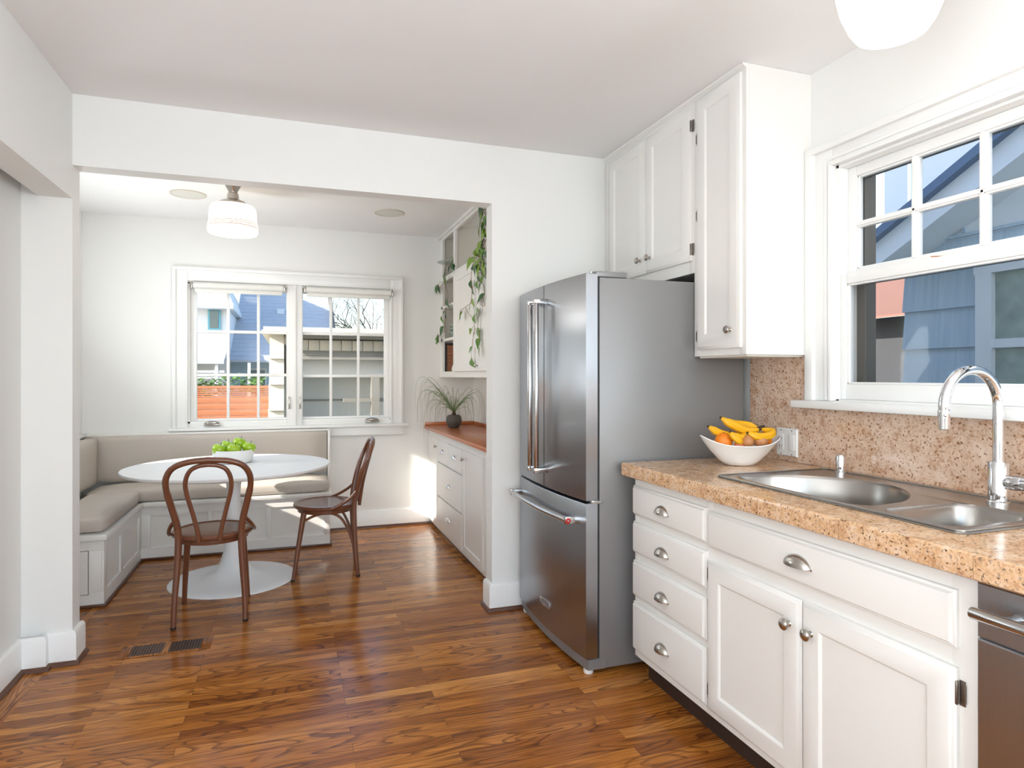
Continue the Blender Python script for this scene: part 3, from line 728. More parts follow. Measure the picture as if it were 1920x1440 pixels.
over = upper('wall_cabinet', 2.513, 3.393, 1.775, 'white two-door wall cabinet above the refrigerator', [(2.527, 2.918, 1.832, 2.535, 2.872, 1.906, 2.524, 1, (2.455, 1.885)), (2.923, 3.325, 1.832, 2.535, 2.968, 1.906, 3.329, -1, ())], 1)

# ---------------------------------------------------------------- outlet plate
t = thing('switch_plate', (2.07, 2.272, .95), 'white double-gang switch and outlet plate on the stone backsplash', 'switch plate')
m = M(); m.panel((2.0695, 2.333, .948), (0, -1, 0), (0, 0, 1), (-1, 0, 0), .124, .122, [(0, 0), (0, .003), (.004, .007)]); build('plate', m, platem, t)
build('rocker', M().box(2.0585, 2.222, .974, 2.063, 2.256, 1.044, .002), platem, t)
m = M(); m.box(2.0595, 2.286, .974, 2.063, 2.320, 1.044, .002); so = build('socket', m, platem, t)
for z in (.99, 1.025):
    for y in (2.297, 2.308): build('slot', M().box(2.0588, y-.001, z-.006, 2.0598, y+.001, z+.006), bronze, so)
for y in (2.239, 2.303):
    for z in (.957, 1.061): build('screw', M().lathe((2.0625, y, z), [(.003, 0), (.0028, .001)], 10, axis=(-1, 0, 0)), bronze, t)

# ---------------------------------------------------------------- ceiling lamps
def ceiling_lamp(x, y, cz, label, prof, glassm, zf, neck, light_w, stripes=()):
    t = thing('ceiling_lamp', (x, y, cz), label, 'ceiling lamp')
    build('canopy', M().lathe((x, y, cz), neck, 36), nickel, t)
    g = build('glass_shade', M().lathe((x, y, 0), prof, 48), glassm, t)
    for z, r in stripes: build('stripe', M().lathe((x, y, z), [(r, -.003), (r+.001, -.002), (r+.001, .002), (r, .003)], 48, cap0=False, cap1=False), bandm, g)
    l = light('bulb_light', 'POINT', (x, y, prof[-1][1]-.11), None, light_w, (1, .97, .93), shadow_soft_size=.08)
    return t
ceiling_lamp(-.352, 4.5, NZ-.0005, 'small schoolhouse ceiling lamp with a striped white shade, in the dining nook',
    [(.10, 2.402), (.128, 2.395), (.140, 2.375), (.1445, 2.30), (.152, 2.262), (.153, 2.236), (.145, 2.218), (.08, 2.208), (.02, 2.206)], lampglass, None,
    [(.048, 0), (.046, -.006), (.030, -.034), (.026, -.048), (.034, -.054), (.036, -.088), (.052, -.096), (.074, -.104), (.088, -.118), (.098, -.132), (.05, -.134)], 4.0,
    [(2.283, .1475), (2.270, .150), (2.256, .1525)])
ceiling_lamp(1.505, 1.275, CZ-.0005, 'white milk-glass schoolhouse ceiling lamp near the kitchen window',
    [(.045, 2.445), (.065, 2.437), (.112, 2.402), (.130, 2.365), (.134, 2.33), (.124, 2.285), (.104, 2.235), (.086, 2.208), (.05, 2.193), (.01, 2.19)], lampglass2, None,
    [(.06, 0), (.06, -.012), (.03, -.03), (.028, -.06), (.045, -.075), (.055, -.10), (.055, -.15), (.03, -.152)], 1.2)
for x, y, lab in ((-.655, 4.81, 'round flush ceiling speaker left of the nook ceiling lamp'), (.705, 4.865, 'round flush ceiling speaker near the hanging shelves')):
    t = thing('ceiling_speaker', (x, y, NZ), lab, 'speaker', 'ceiling speakers in the nook')
    build('grille', M().lathe((x, y, NZ), [(.104, 0), (.104, -.003), (.08, -.0045), (.02, -.005)], 40), spk, t)
    build('ring', M().lathe((x, y, NZ), [(.114, 0), (.113, -.004), (.105, -.006), (.104, -.003)], 40, cap0=False, cap1=False), spkr, t)

# ---------------------------------------------------------------- floor vent
t = thing('floor_vent', (-.565, 3.44, 0), 'flush wooden slatted floor vent near the left wall end', 'vent')
vx0, vx1, vy0, vy1 = -.712, -.408, 3.375, 3.50
m = M(); m.box(vx0, vy0, .0006, vx1, vy1, .0012); build('vent_dark_sheet', m, dgap, t)  # flat black sheet stands for the shaded opening under the slats
m = M(); m.box(vx0-.045, vy0-.014, .0005, vx1+.045, vy0, .0028, .0008); m.box(vx0-.045, vy1, .0005, vx1+.045, vy1+.014, .0028, .0008); m.box(vx0-.045, vy0, .0005, vx0, vy1, .0028, .0008); m.box(vx1, vy0, .0005, vx1+.045, vy1, .0028, .0008); m.box(-.572, vy0, .0005, -.548, vy1, .0028)
build('frame', m, floorb, t)
m = M()
for k in range(24):
    x = vx0+.0063+k*(vx1-vx0)/24
    if -.578 < x < -.542: continue
    sl = .002 if x > -.56 else 0.0
    m.box(x-.0038+sl*.5, vy0, .0010, x+.0038-sl*.6, vy1, .0026)
build('slats', m, wood_t if False else shoe, t)

# ---------------------------------------------------------------- banquette
bq = thing('banquette_bench', (-.6, 5.2, 0), 'white L-shaped built-in banquette bench with panelled fronts in the corner of the nook', 'bench')
bx, by, be, bz = -.995, 5.105, 4.165, .408
m = M()
m.box(-1.479, by+.012, 0, .285, YB-.001, bz-.032); m.box(-1.479, be+.012, 0, bx-.012, by+.012, bz-.032)
build('carcass', m, cabm, bq)
m = M()      # panelled fronts: rails, stiles and recessed field
def front_y(m, y, x0, x1, z0, z1, panels, pz0, pz1):
    m.box(x0, y, z0, x1, y+.012, pz0); m.box(x0, y, pz1, x1, y+.012, z1)
    xs = [x0]+[v for p in panels for v in p]+[x1]
    for a, b in zip(xs[::2], xs[1::2]): m.box(a, y, pz0, b, y+.012, pz1, .0015)
front_y(m, by, bx, .285, 0.0, bz-.032, [(-.935, -.568), (-.54, -.169), (-.136, .245)], .085, .318)
def front_x(m, x, y0, y1, z0, z1, panels, pz0, pz1):
    m.box(x-.012, y0, z0, x, y1, pz0); m.box(x-.012, y0, pz1, x, y1, z1)
    ys = [y0]+[v for p in panels for v in p]+[y1]
    for a, b in zip(ys[::2], ys[1::2]): m.box(x-.012, a, pz0, x, b, pz1, .0015)
front_x(m, bx, be, by, 0.0, bz-.032, [(4.23, 4.55), (4.60, 5.04)], .085, .318)
front_y(m, be, -1.479, bx-.012, 0.0, bz-.032, [], .085, .318)
build('panelled_front', m, cabm, bq)
m = M(); m.panel((-1.40, be, .07), (1, 0, 0), (0, 0, 1), (0, -1, 0), .335, .255, [(0, 0), (0, .001), (.004, .001), (.004, -.002), (.007, -.002), (.007, .002)]); build('access_door', m, cabm, bq)
m = M()      # seat board with a rounded nosing
m.box(-1.479, by-.018, bz-.032, .297, YB-.001, bz, .006); m.box(-1.479, be-.018, bz-.032, bx+.018, by+.02, bz, .006)
build('seat_board', m, cabm, bq)
m = M(); m.box(-1.479, YB-.035, bz, .30, YB-.001, .842); m.box(-1.479, YB-.055, .842, .312, YB-.001, .864, .004); m.box(.288, YB-.13, bz, .308, YB-.001, .852, .003)
m.box(-1.479, be, bz, -1.462, YB-.03, .842); m.box(-1.479, be, .842, -1.440, YB-.03, .864, .004)
build('back_board', m, cabm, bq)
m = M()
m.box(bx, by-.016, 0, .285, by, .018, .003); m.box(bx, be, 0, bx+.014, by-.014, .018, .003); m.box(-1.479, be-.014, 0, bx+.014, be, .018, .003); m.box(.285, by-.016, 0, .299, YB-.02, .018, .003)
build('shoe_moulding', m, shoe, bq)

def cushion(name, x0, y0, z0, x1, y1, z1, label, r=.03, puff=.012, lean=0, axis='z', group=None):
    m = M()
    m.box(x0, y0, z0, x1, y1, z1)
    bmesh.ops.subdivide_edges(m.bm, edges=m.bm.edges, cuts=9, use_grid_fill=True)
    c = V3(((x0+x1)/2, (y0+y1)/2, (z0+z1)/2)); h = V3(((x1-x0)/2, (y1-y0)/2, (z1-z0)/2))
    rr = min(r, min(h)*.95)
    for v in m.bm.verts:
        d = v.co-c; n = V3((d.x/h.x, d.y/h.y, d.z/h.z))
        # round the edges: pull to a rounded box
        q = V3([max(-(h[i]-rr), min(h[i]-rr, d[i]*1.0)) for i in range(3)]); e = d-q
        if e.length > 1e-6: e = e.normalized()*rr
        d2 = q+e
        i = 'xyz'.index(axis); j, k = [a for a in range(3) if a != i]
        f = max(0, 1-abs(n[j])**4)*max(0, 1-abs(n[k])**4)
        d2[i] += puff*f*(1 if n[i] > 0 else -1)*(1 if abs(n[i]) > .5 else 0)
        p = c+d2
        p.y += lean*(p.z-z0); v.co = p
    o = build(name, m, fabric, smooth=80); tag(o, label, 'cushion', group); return o
def cush2(*a, **k): return cushion(*a, **k)
cush2('seat_cushion', -1.475+.14, by-.006, bz+.002, .283, 5.475, .502, 'long grey seat cushion along the window side of the bench', r=.035, puff=.006, group='bench cushions')
cush2('seat_cushion', -1.44+.13, be+.0, bz+.002, bx+.006, by-.010, .502, 'grey seat cushion on the short left arm of the bench', r=.038, puff=.006, group='bench cushions')
cush2('back_cushion', -1.440, 5.478, .505, .283, 5.562, .846, 'long grey back cushion leaning below the back window', r=.016, puff=.004, axis='y', group='bench cushions')
cush2('back_cushion', -1.445, be+.02, .505, -1.338, 5.474, .842, 'grey back cushion against the left wall of the nook', r=.022, puff=.003, axis='x', group='bench cushions')

# ---------------------------------------------------------------- dining table
dt = thing('dining_table', (-.365, 4.45, 0), 'oval white pedestal dining table in front of the bench', 'table')
build('pedestal', M().lathe((-.345, 4.46, 0), [(.378, 0), (.378, .004), (.372, .008), (.32, .012), (.23, .020), (.16, .036), (.11, .065), (.078, .12), (.058, .19), (.046, .28), (.040, .38), (.040, .52), (.043, .60), (.052, .655), (.075, .69), (.12, .702), (.125, .707)], 64), whitegl, dt)
build('tabletop', M().lathe((-.362, 4.42, 0), [(.50, .706), (.575, .709), (.598, .715), (.604, .722), (.606, .732), (.604, .735), (.600, .736)], 96, 1, .965), whitegl, dt)
ab = build('apple_bowl', M().lathe((-.352, 4.545, .736), [(.095, .0), (.104, .003), (.114, .012), (.124, .05), (.128, .082), (.127, .086), (.124, .085), (.118, .05), (.106, .018), (.08, .009), (.02, .008)], 48), ceram)
tag(ab, 'round white bowl of green apples standing on the dining table', 'bowl')
def apple(p, r, label, rot=0, mt=applem, group='green apples in the table bowl', name='apple', cat='apple'):
    def f(d, r):
        th = math.acos(max(-1, min(1, d.z)))
        k = 1+.06*math.sin(th)**2; dip = .30*math.exp(-(th/.38)**2); dip2 = .16*math.exp(-((PI-th)/.35)**2)
        return V3((d.x*r*k*(1-.10*(1-d.z)*.5), d.y*r*k*(1-.10*(1-d.z)*.5), d.z*r*(.93-dip-dip2*.8)))
    t = thing(name, p, label, cat, group)
    build('skin', M().ball(p, r, f), mt, t)
    p = V3(p); build('stalk', M().tube([p+V3((0, 0, r*.60)), p+V3((.002, .001, r*.85)), p+V3((.006, .002, r*1.08))], .0018, 6), stalk, t)
    t.rotation_euler = (.25*math.sin(rot), .3*math.cos(rot), rot)
    return t
for p, lab, rr in (((-.435, 4.50, .828), 'leftmost green apple at the front of the table bowl', .5), ((-.395, 4.60, .838), 'small green apple at the back left of the table bowl', 2.6), ((-.345, 4.478, .828), 'green apple at the front centre of the table bowl', 4.1),
                   ((-.318, 4.575, .858), 'topmost green apple in the table bowl', .9), ((-.258, 4.525, .832), 'rightmost green apple in the table bowl', 5.2), ((-.36, 4.545, .790), 'green apple low in the middle of the table bowl', 1.7)):
    apple(p, .043, lab, rr)

# ---------------------------------------------------------------- bentwood chairs
def make_chair():
    t = thing('bentwood_chair', (0, 0, 0), 'brown bentwood chair with its back to the camera, in front of the table', 'chair', 'bentwood chairs at the table')
    seat = build('seat', M().lathe((0, 0, 0), [(.17, .436), (.198, .438), (.207, .446), (.208, .456), (.202, .464), (.182, .466), (.178, .462)], 48), chairw, t)
    build('cane_panel', M().lathe((0, 0, 0), [(.179, .4605), (.12, .4585), (.02, .4575)], 40), canem, seat)
    build('seat_ring', M().lathe((0, 0, 0), [(.165, .412), (.178, .412), (.180, .420), (.180, .437), (.165, .437)], 40, cap0=False, cap1=False), chairw, t)
    half = [(.171, -.200, .0), (.166, -.186, .15), (.156, -.178, .30), (.150, -.176, .44), (.156, -.186, .53), (.180, -.212, .64), (.198, -.242, .73), (.193, -.268, .79), (.160, -.288, .840), (.09, -.300, .867), (0, -.303, .875)]
    hoop = smooth_path(half, 5)
    full = hoop[:-1]+[V3((-p.x, p.y, p.z)) for p in hoop[::-1]]
    k = next(i for i, p in enumerate(hoop) if p.z > .43)
    rad = lambda p: .0155 if p.z > .7 else (.0175 if p.z > .35 else .0125+.005*p.z/.35)
    up = full[k:len(full)-k]
    build('back_hoop', M().tube(up, [rad(p) for p in up], 12), chairw, t)
    for s_ in (1, -1):
        L = [V3((p.x*s_, p.y, p.z)) for p in hoop[:k+1]]
        lg = build('leg', M().tube(L, [rad(p) for p in L], 12), chairw, t)
        build('glide', M().lathe((.171*s_, -.2, 0), [(.012, 0), (.0135, .004), (.0135, .012)], 12), dgap, lg)
        F = smooth_path([(.168*s_, .20, 0), (.160*s_, .178, .15), (.150*s_, .155, .30), (.140*s_, .135, .425)], 4)
        lg = build('leg', M().tube(F, [.0125+.0065*i/(len(F)-1) for i in range(len(F))], 12), chairw, t)
        build('glide', M().lathe((.168*s_, .20, 0), [(.012, 0), (.0135, .004), (.0135, .012)], 12), dgap, lg)
        # curved brace from rear leg up under the seat and forward
        B = smooth_path([(.158*s_, -.172, .20), (.156*s_, -.14, .30), (.156*s_, -.09, .385), (.155*s_, -.02, .418), (.15*s_, .06, .408), (.147*s_, .135, .375)], 5)
        build('side_brace', M().tube(B, .009, 10), chairw, t)
        # hip brace from hoop to seat rim
        Hh = smooth_path([(.163*s_, -.196, .560), (.192*s_, -.150, .515), (.208*s_, -.085, .475), (.211*s_, -.03, .452)], 5)
        build('hip_brace', M().tube(Hh, .010, 10), chairw, t)
    inner = [(.050, -.214, .440), (.056, -.222, .50), (.078, -.236, .60), (.102, -.258, .70), (.106, -.276, .765), (.085, -.290, .820), (.045, -.296, .844), (0, -.298, .850)]
    ih = smooth_path(inner, 5); ih = ih[:-1]+[V3((-p.x, p.y, p.z)) for p in ih[::-1]]
    build('inner_hoop', M().tube(ih, .0115, 12), chairw, t)
    return t
ch = make_chair()
ch.location = (-.402, 3.872, 0); ch.rotation_euler = (0, 0, .02)
dup(ch, 'dark brown bentwood chair seen from the side, at the right end of the table', (.222, 4.435, 0), PI/2-.05)

# ---------------------------------------------------------------- nook sideboard (base cabinet)
NXF = 1.162
sb = thing('sideboard_cabinet', (1.36, 4.56, 0), 'white built-in sideboard cabinet with doors and drawers along the right wall of the nook', 'cabinet')
m = M(); m.box(NXF, YH2+.001, .03, 1.569, YB-.001, .838); m.box(NXF+.04, YH2+.001, 0, 1.569, YB-.001, .03); build('carcass', m, cabm, sb)
build('shoe_moulding', M().box(NXF+.012, YH2+.02, 0, NXF+.028, YB-.02, .032, .003), shoe, sb)
flat = lambda ins=.004: [(0, 0), (0, .001), (.0005, .010), (.003, .013), (.010, .013)]
def shaker(t=.016, rail=.05): return [(0, 0), (0, t-.002), (.002, t), (rail, t), (rail+.003, t-.007)]
items = [('door', 5.20, 5.56, .06, .775, (5.235, .715)), ('drawer', 4.835, 5.19, .60, .775, (5.012, .70)), ('drawer', 4.42, 4.825, .60, .775, (4.622, .70)), ('drawer', 4.42, 5.19, .32, .59, (4.80, .455)), ('drawer', 4.42, 5.19, .06, .31, (4.80, .20)), ('door', 3.90, 4.395, .06, .775, (4.355, .715))]
for kind, a, b, z0, z1, k in items:
    m = M(); face_x(m, NXF, a, b, z0, z1, shaker() if kind == 'door' else [(0, 0), (0, .014), (.002, .016)]); d = build(kind, m, cabm, sb)
    if kind == 'door': knob(d, (NXF-.016, k[0], k[1]), r=.013)
    else: cup_pull(d, NXF-.0158, k[0], k[1], .034, .028, .022, chrome)
nt_ = thing('wooden_countertop', (1.34, 4.55, .838), 'orange-brown wooden top on the white nook sideboard, with a low upstand', 'countertop')
build('board', M().box(1.112, YH2+.001, .838, 1.569, YB-.001, .865, .003), wood_t, nt_)
build('upstand', M().box(1.12, YB-.016, .865, 1.569, YB-.001, .894, .002).box(1.554, YH2+.001, .865, 1.569, YB-.016, .894, .002), wood_t, nt_)

# ---------------------------------------------------------------- nook hanging cabinet with open shelves
hx = 1.257
hc = thing('hanging_shelf_cabinet', (1.41, 4.6, 1.29), 'white hanging cabinet with open shelves above the nook sideboard', 'cabinet')
yd0, yd1 = 5.045, 5.105      # the upright between the columns
m = M()
m.box(hx+.0007, YH2+.002, NZ-.045, hx+.02, YB-.002, NZ-.001); m.box(hx-.018, YH2+.001, NZ-.024, hx, YB-.001, NZ-.001, .004)
m.box(hx, 5.50, 1.29, hx+.02, YB-.001, NZ-.045); m.box(hx, yd0, 1.29, hx+.02, yd1, NZ-.045); m.box(hx, YH2+.001, 1.29, hx+.02, 3.56, NZ-.045)
m.box(hx+.0007, YH2+.002, 1.2893, hx+.02, YB-.002, 1.338)
m.box(hx+.0007, YH2+.002, 2.118, hx+.02, YB-.002, 2.155)
m.box(hx+.02, YH2+.001, NZ-.02, 1.569, YB-.001, NZ-.001)
build('face_frame', m, cabm, hc)
m = M(); m.box(hx+.02, 5.55, 1.30, 1.569, YB-.001, NZ-.02); m.box(hx+.02, 5.07, 1.30, 1.569, 5.085, NZ-.02); m.box(hx+.02, YH2+.001, 1.30, 1.569, YH2+.016, NZ-.02); m.box(1.555, YH2+.001, 1.29, 1.569, YB-.001, NZ-.02); m.box(hx+.02, YH2+.001, 1.29, 1.555, YB-.001, 1.305)
m.box(1.22+.30, 5.085, 1.30, 1.53, 5.55, NZ-.02)
build('carcass', m, cabin, hc)
for a, b, z in ((5.085, 5.55, 1.885), (5.085, 5.55, 1.600), (YH2+.016, 5.55, 2.135)):
    build('shelf', M().box(hx+(.0 if z < 2 else .02), a, z, 1.52, b, z+.022, .001), cabm, hc)
m = M(); face_x(m, hx, 4.32, yd0+.003, 1.335, 2.115, shaker(.016, .06)); d = build('door', m, cabm, hc); knob(d, (hx-.016, 4.345, 1.375), r=.012)
hinge(d, hx-.001, 4.31, 1.46, 1)
m = M(); face_x(m, hx, 3.56, 4.312, 1.335, 2.115, shaker(.016, .06)); d = build('door', m, cabm, hc)

# things on the nook shelves
def pot(name, c, r, h, mt, label, cat):
    o = build(name, M().lathe(c, [(r*.7, 0), (r*.78, .003), (r, h*.5), (r*.97, h), (r*.9, h), (r*.9, h*.8), (.01, h*.78)], 24), mt); return tag(o, label, cat)
t = thing('glass_cake_stand', (1.36, 5.33, 2.157), 'pale glass cake stand on the upper left open shelf', 'cake stand')
build('plate', M().lathe((1.32, 5.33, 2.157), [(.012, .098), (.10, .100), (.142, .106), (.145, .112), (.14, .112), (.10, .106), (.01, .104)], 36), bowlglass, t)
build('stem', M().lathe((1.32, 5.33, 2.157), [(.05, 0), (.05, .004), (.015, .012), (.01, .05), (.014, .098)], 24), bowlglass, t)
t = build('clay_vase', M().lathe((1.36, 5.36, 1.9075), [(.03, 0), (.045, .03), (.042, .07), (.018, .12), (.014, .15), (.02, .165), (.012, .165)], 20), brownv); tag(t, 'small brown clay vase on the second open shelf', 'vase')
for i, lab in enumerate(('lowest of the three stacked white glass bowls on the open shelf', 'middle one of the three stacked white glass bowls on the open shelf', 'top one of the three stacked white glass bowls on the open shelf')):
    o = build('glass_bowl', M().lathe((1.38, 5.34, 1.6225+.030*i), [(.04, 0), (.045, .003), (.085, .028), (.105, .055), (.102, .056), (.08, .032), (.03, .008), (.005, .007)], 32), bowlglass); tag(o, lab, 'bowl', 'stacked glass bowls')
t = thing('fence_reflection_panel', (1.40, 5.535, 1.3055), 'dark-framed panel of orange slats in place of a fence reflection, in the bottom open shelf', 'panel')  # solid slats stand in for the orange fence mirrored in the cabinet glass
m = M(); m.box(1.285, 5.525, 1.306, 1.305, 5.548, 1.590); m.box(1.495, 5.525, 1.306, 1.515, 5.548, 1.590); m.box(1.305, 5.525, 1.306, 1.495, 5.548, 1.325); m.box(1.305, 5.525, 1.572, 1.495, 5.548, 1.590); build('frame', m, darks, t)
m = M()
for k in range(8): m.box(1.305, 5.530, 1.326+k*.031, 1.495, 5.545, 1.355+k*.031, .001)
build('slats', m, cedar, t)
vp = thing('white_vase', (1.345, 5.34, 1.3055), 'small white vase with a leafy sprig on the bottom open shelf', 'vase')
build('vase_body', M().lathe((1.345, 5.34, 1.3055), [(.03, 0), (.042, .02), (.045, .06), (.03, .10), (.02, .12), (.022, .13), (.015, .13)], 24), ceram, vp)
m = M(); R = random.Random(4)
for k in range(8):
    a = R.uniform(0, 2*PI); p = V3((1.345+.02*math.cos(a), 5.34+.02*math.sin(a), 1.44+R.uniform(0, .05))); leaf_shape(m, p, (math.cos(a), math.sin(a), .7), (0, 0, 1), .04, .022)
    m.tube([(1.345, 5.34, 1.43), p], .0012, 5)
build('sprig', m, leafm, vp, recalc=False)

# trailing vines
def vine(name, label, c, stems, potmt, leafset, seed, size):
    t = thing(name, c, label, 'plant')
    build('pot', M().lathe(c, [(.05, 0), (.055, .003), (.07, .08), (.074, .11), (.068, .11), (.064, .09), (.01, .088)], 28), potmt, t)
    R = random.Random(seed); ms = M(); ml = [M(), M(), M()]
    for path, leaves in stems:
        P = smooth_path(path, 5); ms.tube(P, .0019, 6)
        for q in leaves:
            q = V3(q[:3]); near = min(P, key=lambda p: (p-q).length)
            ms.tube([near, (near+q)/2+V3((-.004, 0, .006)), q], .0011, 5)
            d = V3((R.uniform(-.35, .1), R.uniform(-.7, .7), R.uniform(-1, -.25))); s_ = size*R.uniform(.75, 1.25)
            leaf_shape(ml[R.randrange(3)], q, d, (-1, R.uniform(-.5, .5), R.uniform(-.1, .5)), s_, s_*.62, R.uniform(.1, .45), R.uniform(0, .3))
    build('stems', ms, stemm, t)
    for k, (mm, lm) in enumerate(zip(ml, leafset)):
        if len(mm.bm.verts): 
            o = build('leaves', mm, lm, t, recalc=False)
    return t
X_ = 1.225
vine('trailing_plant', 'trailing vine hanging from the left open shelf of the nook cabinet', (1.345, 5.17, 2.157),
    [([(1.345, 5.17, 2.255), (1.27, 5.21, 2.29), (X_, 5.26, 2.21), (X_, 5.30, 2.10), (X_+.01, 5.20, 1.98), (X_, 5.24, 1.86), (X_, 5.28, 1.76), (X_, 5.30, 1.68), (X_, 5.46, 1.66), (X_, 5.56, 1.61)],
      [(X_, 5.24, 2.17), (X_, 5.27, 2.13), (X_-.01, 5.50, 2.10), (X_, 5.22, 1.94), (X_, 5.28, 1.84), (X_, 5.40, 1.82), (X_, 5.24, 1.83), (X_, 5.30, 1.72), (X_, 5.33, 1.70), (X_, 5.54, 1.67), (X_, 5.57, 1.65), (X_, 5.55, 1.615)]),
     ([(1.345, 5.17, 2.255), (1.29, 5.13, 2.28), (1.24, 5.12, 2.22), (1.23, 5.10, 2.19)], [(1.27, 5.13, 2.27), (1.24, 5.11, 2.22), (1.24, 5.16, 2.20), (1.25, 5.08, 2.21)]),
     ([(X_, 5.30, 2.10), (X_-.01, 5.42, 2.06), (X_-.01, 5.53, 2.10)], [(X_-.01, 5.55, 2.10), (X_-.01, 5.5, 2.09)])],
    ceram, (leafd, leafd, leafm), 3, .080)
VB = [(4.097, 2.331), (4.134, 2.286), (4.173, 2.222), (4.109, 2.156), (4.16, 2.129), (4.097, 2.082), (4.474, 2.155), (4.199, 2.093), (4.417, 2.088), (4.292, 2.097), (4.16, 2.039), (4.134, 1.981), (4.251, 2.01), (4.46, 1.991), (4.292, 1.964), (4.199, 1.936), (4.417, 1.928), (4.225, 1.856), (4.097, 1.851), (4.417, 1.852), (4.46, 1.819), (4.238, 1.758), (4.672, 1.789), (4.36, 1.733), (4.265, 1.636), (4.417, 1.635), (4.225, 1.563), (4.402, 1.509), (4.212, 1.501), (4.445, 1.426)]
VT = [(4.07, 2.43), (4.10, 2.45), (4.12, 2.40), (4.09, 2.38), (4.14, 2.36), (4.05, 2.34), (4.16, 2.32), (4.10, 2.26), (4.08, 2.20), (4.15, 2.18), (4.06, 2.12), (4.30, 2.13), (4.36, 2.12), (4.12, 2.07), (4.22, 2.05)]
VT += [(y+.03*math.sin(i*2.3), z+.035*math.cos(i*1.7)) for i, (y, z) in enumerate(VT)]
vb1 = [(X_, y, z) for y, z in VB if z > 1.9] + [(X_-.01, y, z+.02) for y, z in VT]
vb2 = [(X_, y, z) for y, z in VB if z <= 1.9]
vine('trailing_plant', 'dense green trailing vine hanging at the right end of the nook cabinet', (1.36, 4.02, 2.157),
    [([(1.36, 4.02, 2.25), (1.29, 4.05, 2.38), (1.24, 4.08, 2.42), (X_, 4.10, 2.30), (X_, 4.12, 2.18), (X_, 4.16, 2.06), (X_, 4.18, 1.95)], vb1[::2]),
     ([(1.36, 4.02, 2.25), (1.28, 4.10, 2.28), (X_, 4.25, 2.14), (X_, 4.40, 2.10), (X_, 4.44, 2.00), (X_, 4.42, 1.90), (X_, 4.45, 1.82)], vb1[1::2]),
     ([(X_, 4.18, 1.95), (X_, 4.10, 1.86), (X_, 4.22, 1.80), (X_, 4.11, 1.77), (X_, 4.14, 1.83)], []),
     ([(X_, 4.45, 1.82), (X_, 4.60, 1.81), (X_, 4.50, 1.75), (X_, 4.38, 1.70), (X_, 4.35, 1.64), (X_, 4.22, 1.60)], vb2),
     ([(X_, 4.60, 1.81), (X_-.01, 4.68, 1.80)], [(X_-.01, 4.68, 1.80)])],
    ceram, (leafm, leafy, leafd), 8, .085)

# grass-like plant on the sideboard top
gp = thing('potted_grass_plant', (1.29, 5.22, .8655), 'dark round pot with a wispy grass-like plant on the wooden sideboard top', 'plant')
pc = V3((1.29, 5.22, .8655))
build('pot', M().lathe(pc, [(.030, 0), (.040, .003), (.060, .03), (.067, .062), (.060, .095), (.050, .108), (.045, .108), (.052, .09), (.01, .085)], 32), potm, gp)
build('bulb', M().lathe(pc, [(.03, .085), (.028, .10), (.014, .125), (.010, .15)], 16), stalk, gp)
R = random.Random(11); m = M()
for k in range(64):
    a = R.uniform(0, 2*PI); L_ = R.uniform(.16, .36); up = R.uniform(.5, 1.0); P = []
    if k < 14: a = R.uniform(PI*.55, PI*1.25); L_ = R.uniform(.30, .44)
    mx_ = (1.54-pc.x)/L_ if math.cos(a) > 0 else 9
    for i in range(9):
        t_ = i/8
        r_ = L_*.75*math.sin(t_*PI*.55); z_ = .13 + L_*(up*1.15*math.sin(t_*PI*.62)-.95*t_*t_*(1.35-up*.4))
        x, y, z = pc.x+r_*math.cos(a), pc.y+r_*math.sin(a), pc.z+z_
        x = min(x, 1.545); y = min(y, 5.575)
        if x > 1.11: z = max(z, .872+.001*i)
        P.append((x, y, z))
    m.tube(P, [.0019*(1-.75*i/8) for i in range(9)], 5)
o = build('blades', m, grassm, gp)

# ---------------------------------------------------------------- fruit bowl on the counter
fb = V3((1.79, 2.24, ct+.0008)); ang = -YAW
ca, sa = math.cos(ang), math.sin(ang)
def rot(x, y): return V3((x*ca-y*sa, x*sa+y*ca, 0))
m = M()
prof_o = [(.30, 0, 0), (.36, .003, 0), (.52, .02, 0), (.74, .055, .2), (.92, .085, .6), (1.0, .098, 1.0), (.985, .101, 1.0), (.90, .085, .6), (.70, .052, .2), (.45, .022, 0), (.1, .018, 0)]
L = []
for k, z, tp in prof_o:
    ring = []
    for i in range(56):
        a = 2*PI*i/56
        ex = .167*k*math.cos(a)*(1 if k > .5 else 1.05); ey = .105*(k if k > .36 else k*1.2)*math.sin(a)
        lift = tp*(.036*abs(math.cos(a))**3 - .012)
        ring.append(fb+rot(ex, ey)+V3((0, 0, z+lift)))
    L.append(ring)
m.loops(L); bowl = build('fruit_bowl', m, ceram, smooth=60); tag(bowl, 'white boat-shaped bowl of bananas and oranges on the granite counter', 'bowl')
def banana(par, P, r=.017):
    Q = smooth_path(P, 6); k = len(Q)
    rad = []
    for i in range(k):
        t_ = i/(k-1); rad.append(r*min(1, .42+2.6*t_, .30+4.2*(1-t_))*(1 if .04 < t_ < .98 else .8))
    b = build('banana', M().tube(Q, rad, 7), banm, par, smooth=25)
    e = Q[-1]; d = (Q[-1]-Q[-2]).normalized(); build('banana_tip', M().lathe(e-d*.003, [(.0062, 0), (.0055, .005), (.003, .007)], 8, axis=tuple(d)), bantip, b)
    return b
def fp(u, h, dpt=0):       # u along the bowl, h above the counter, dpt towards the wall side
    return fb+rot(u, dpt)+V3((0, 0, h))
bb = thing('banana_bunch', fp(.08, .12), 'bunch of ripe yellow bananas on top of the fruit bowl', 'bananas')
st = (.095, .148, .0)
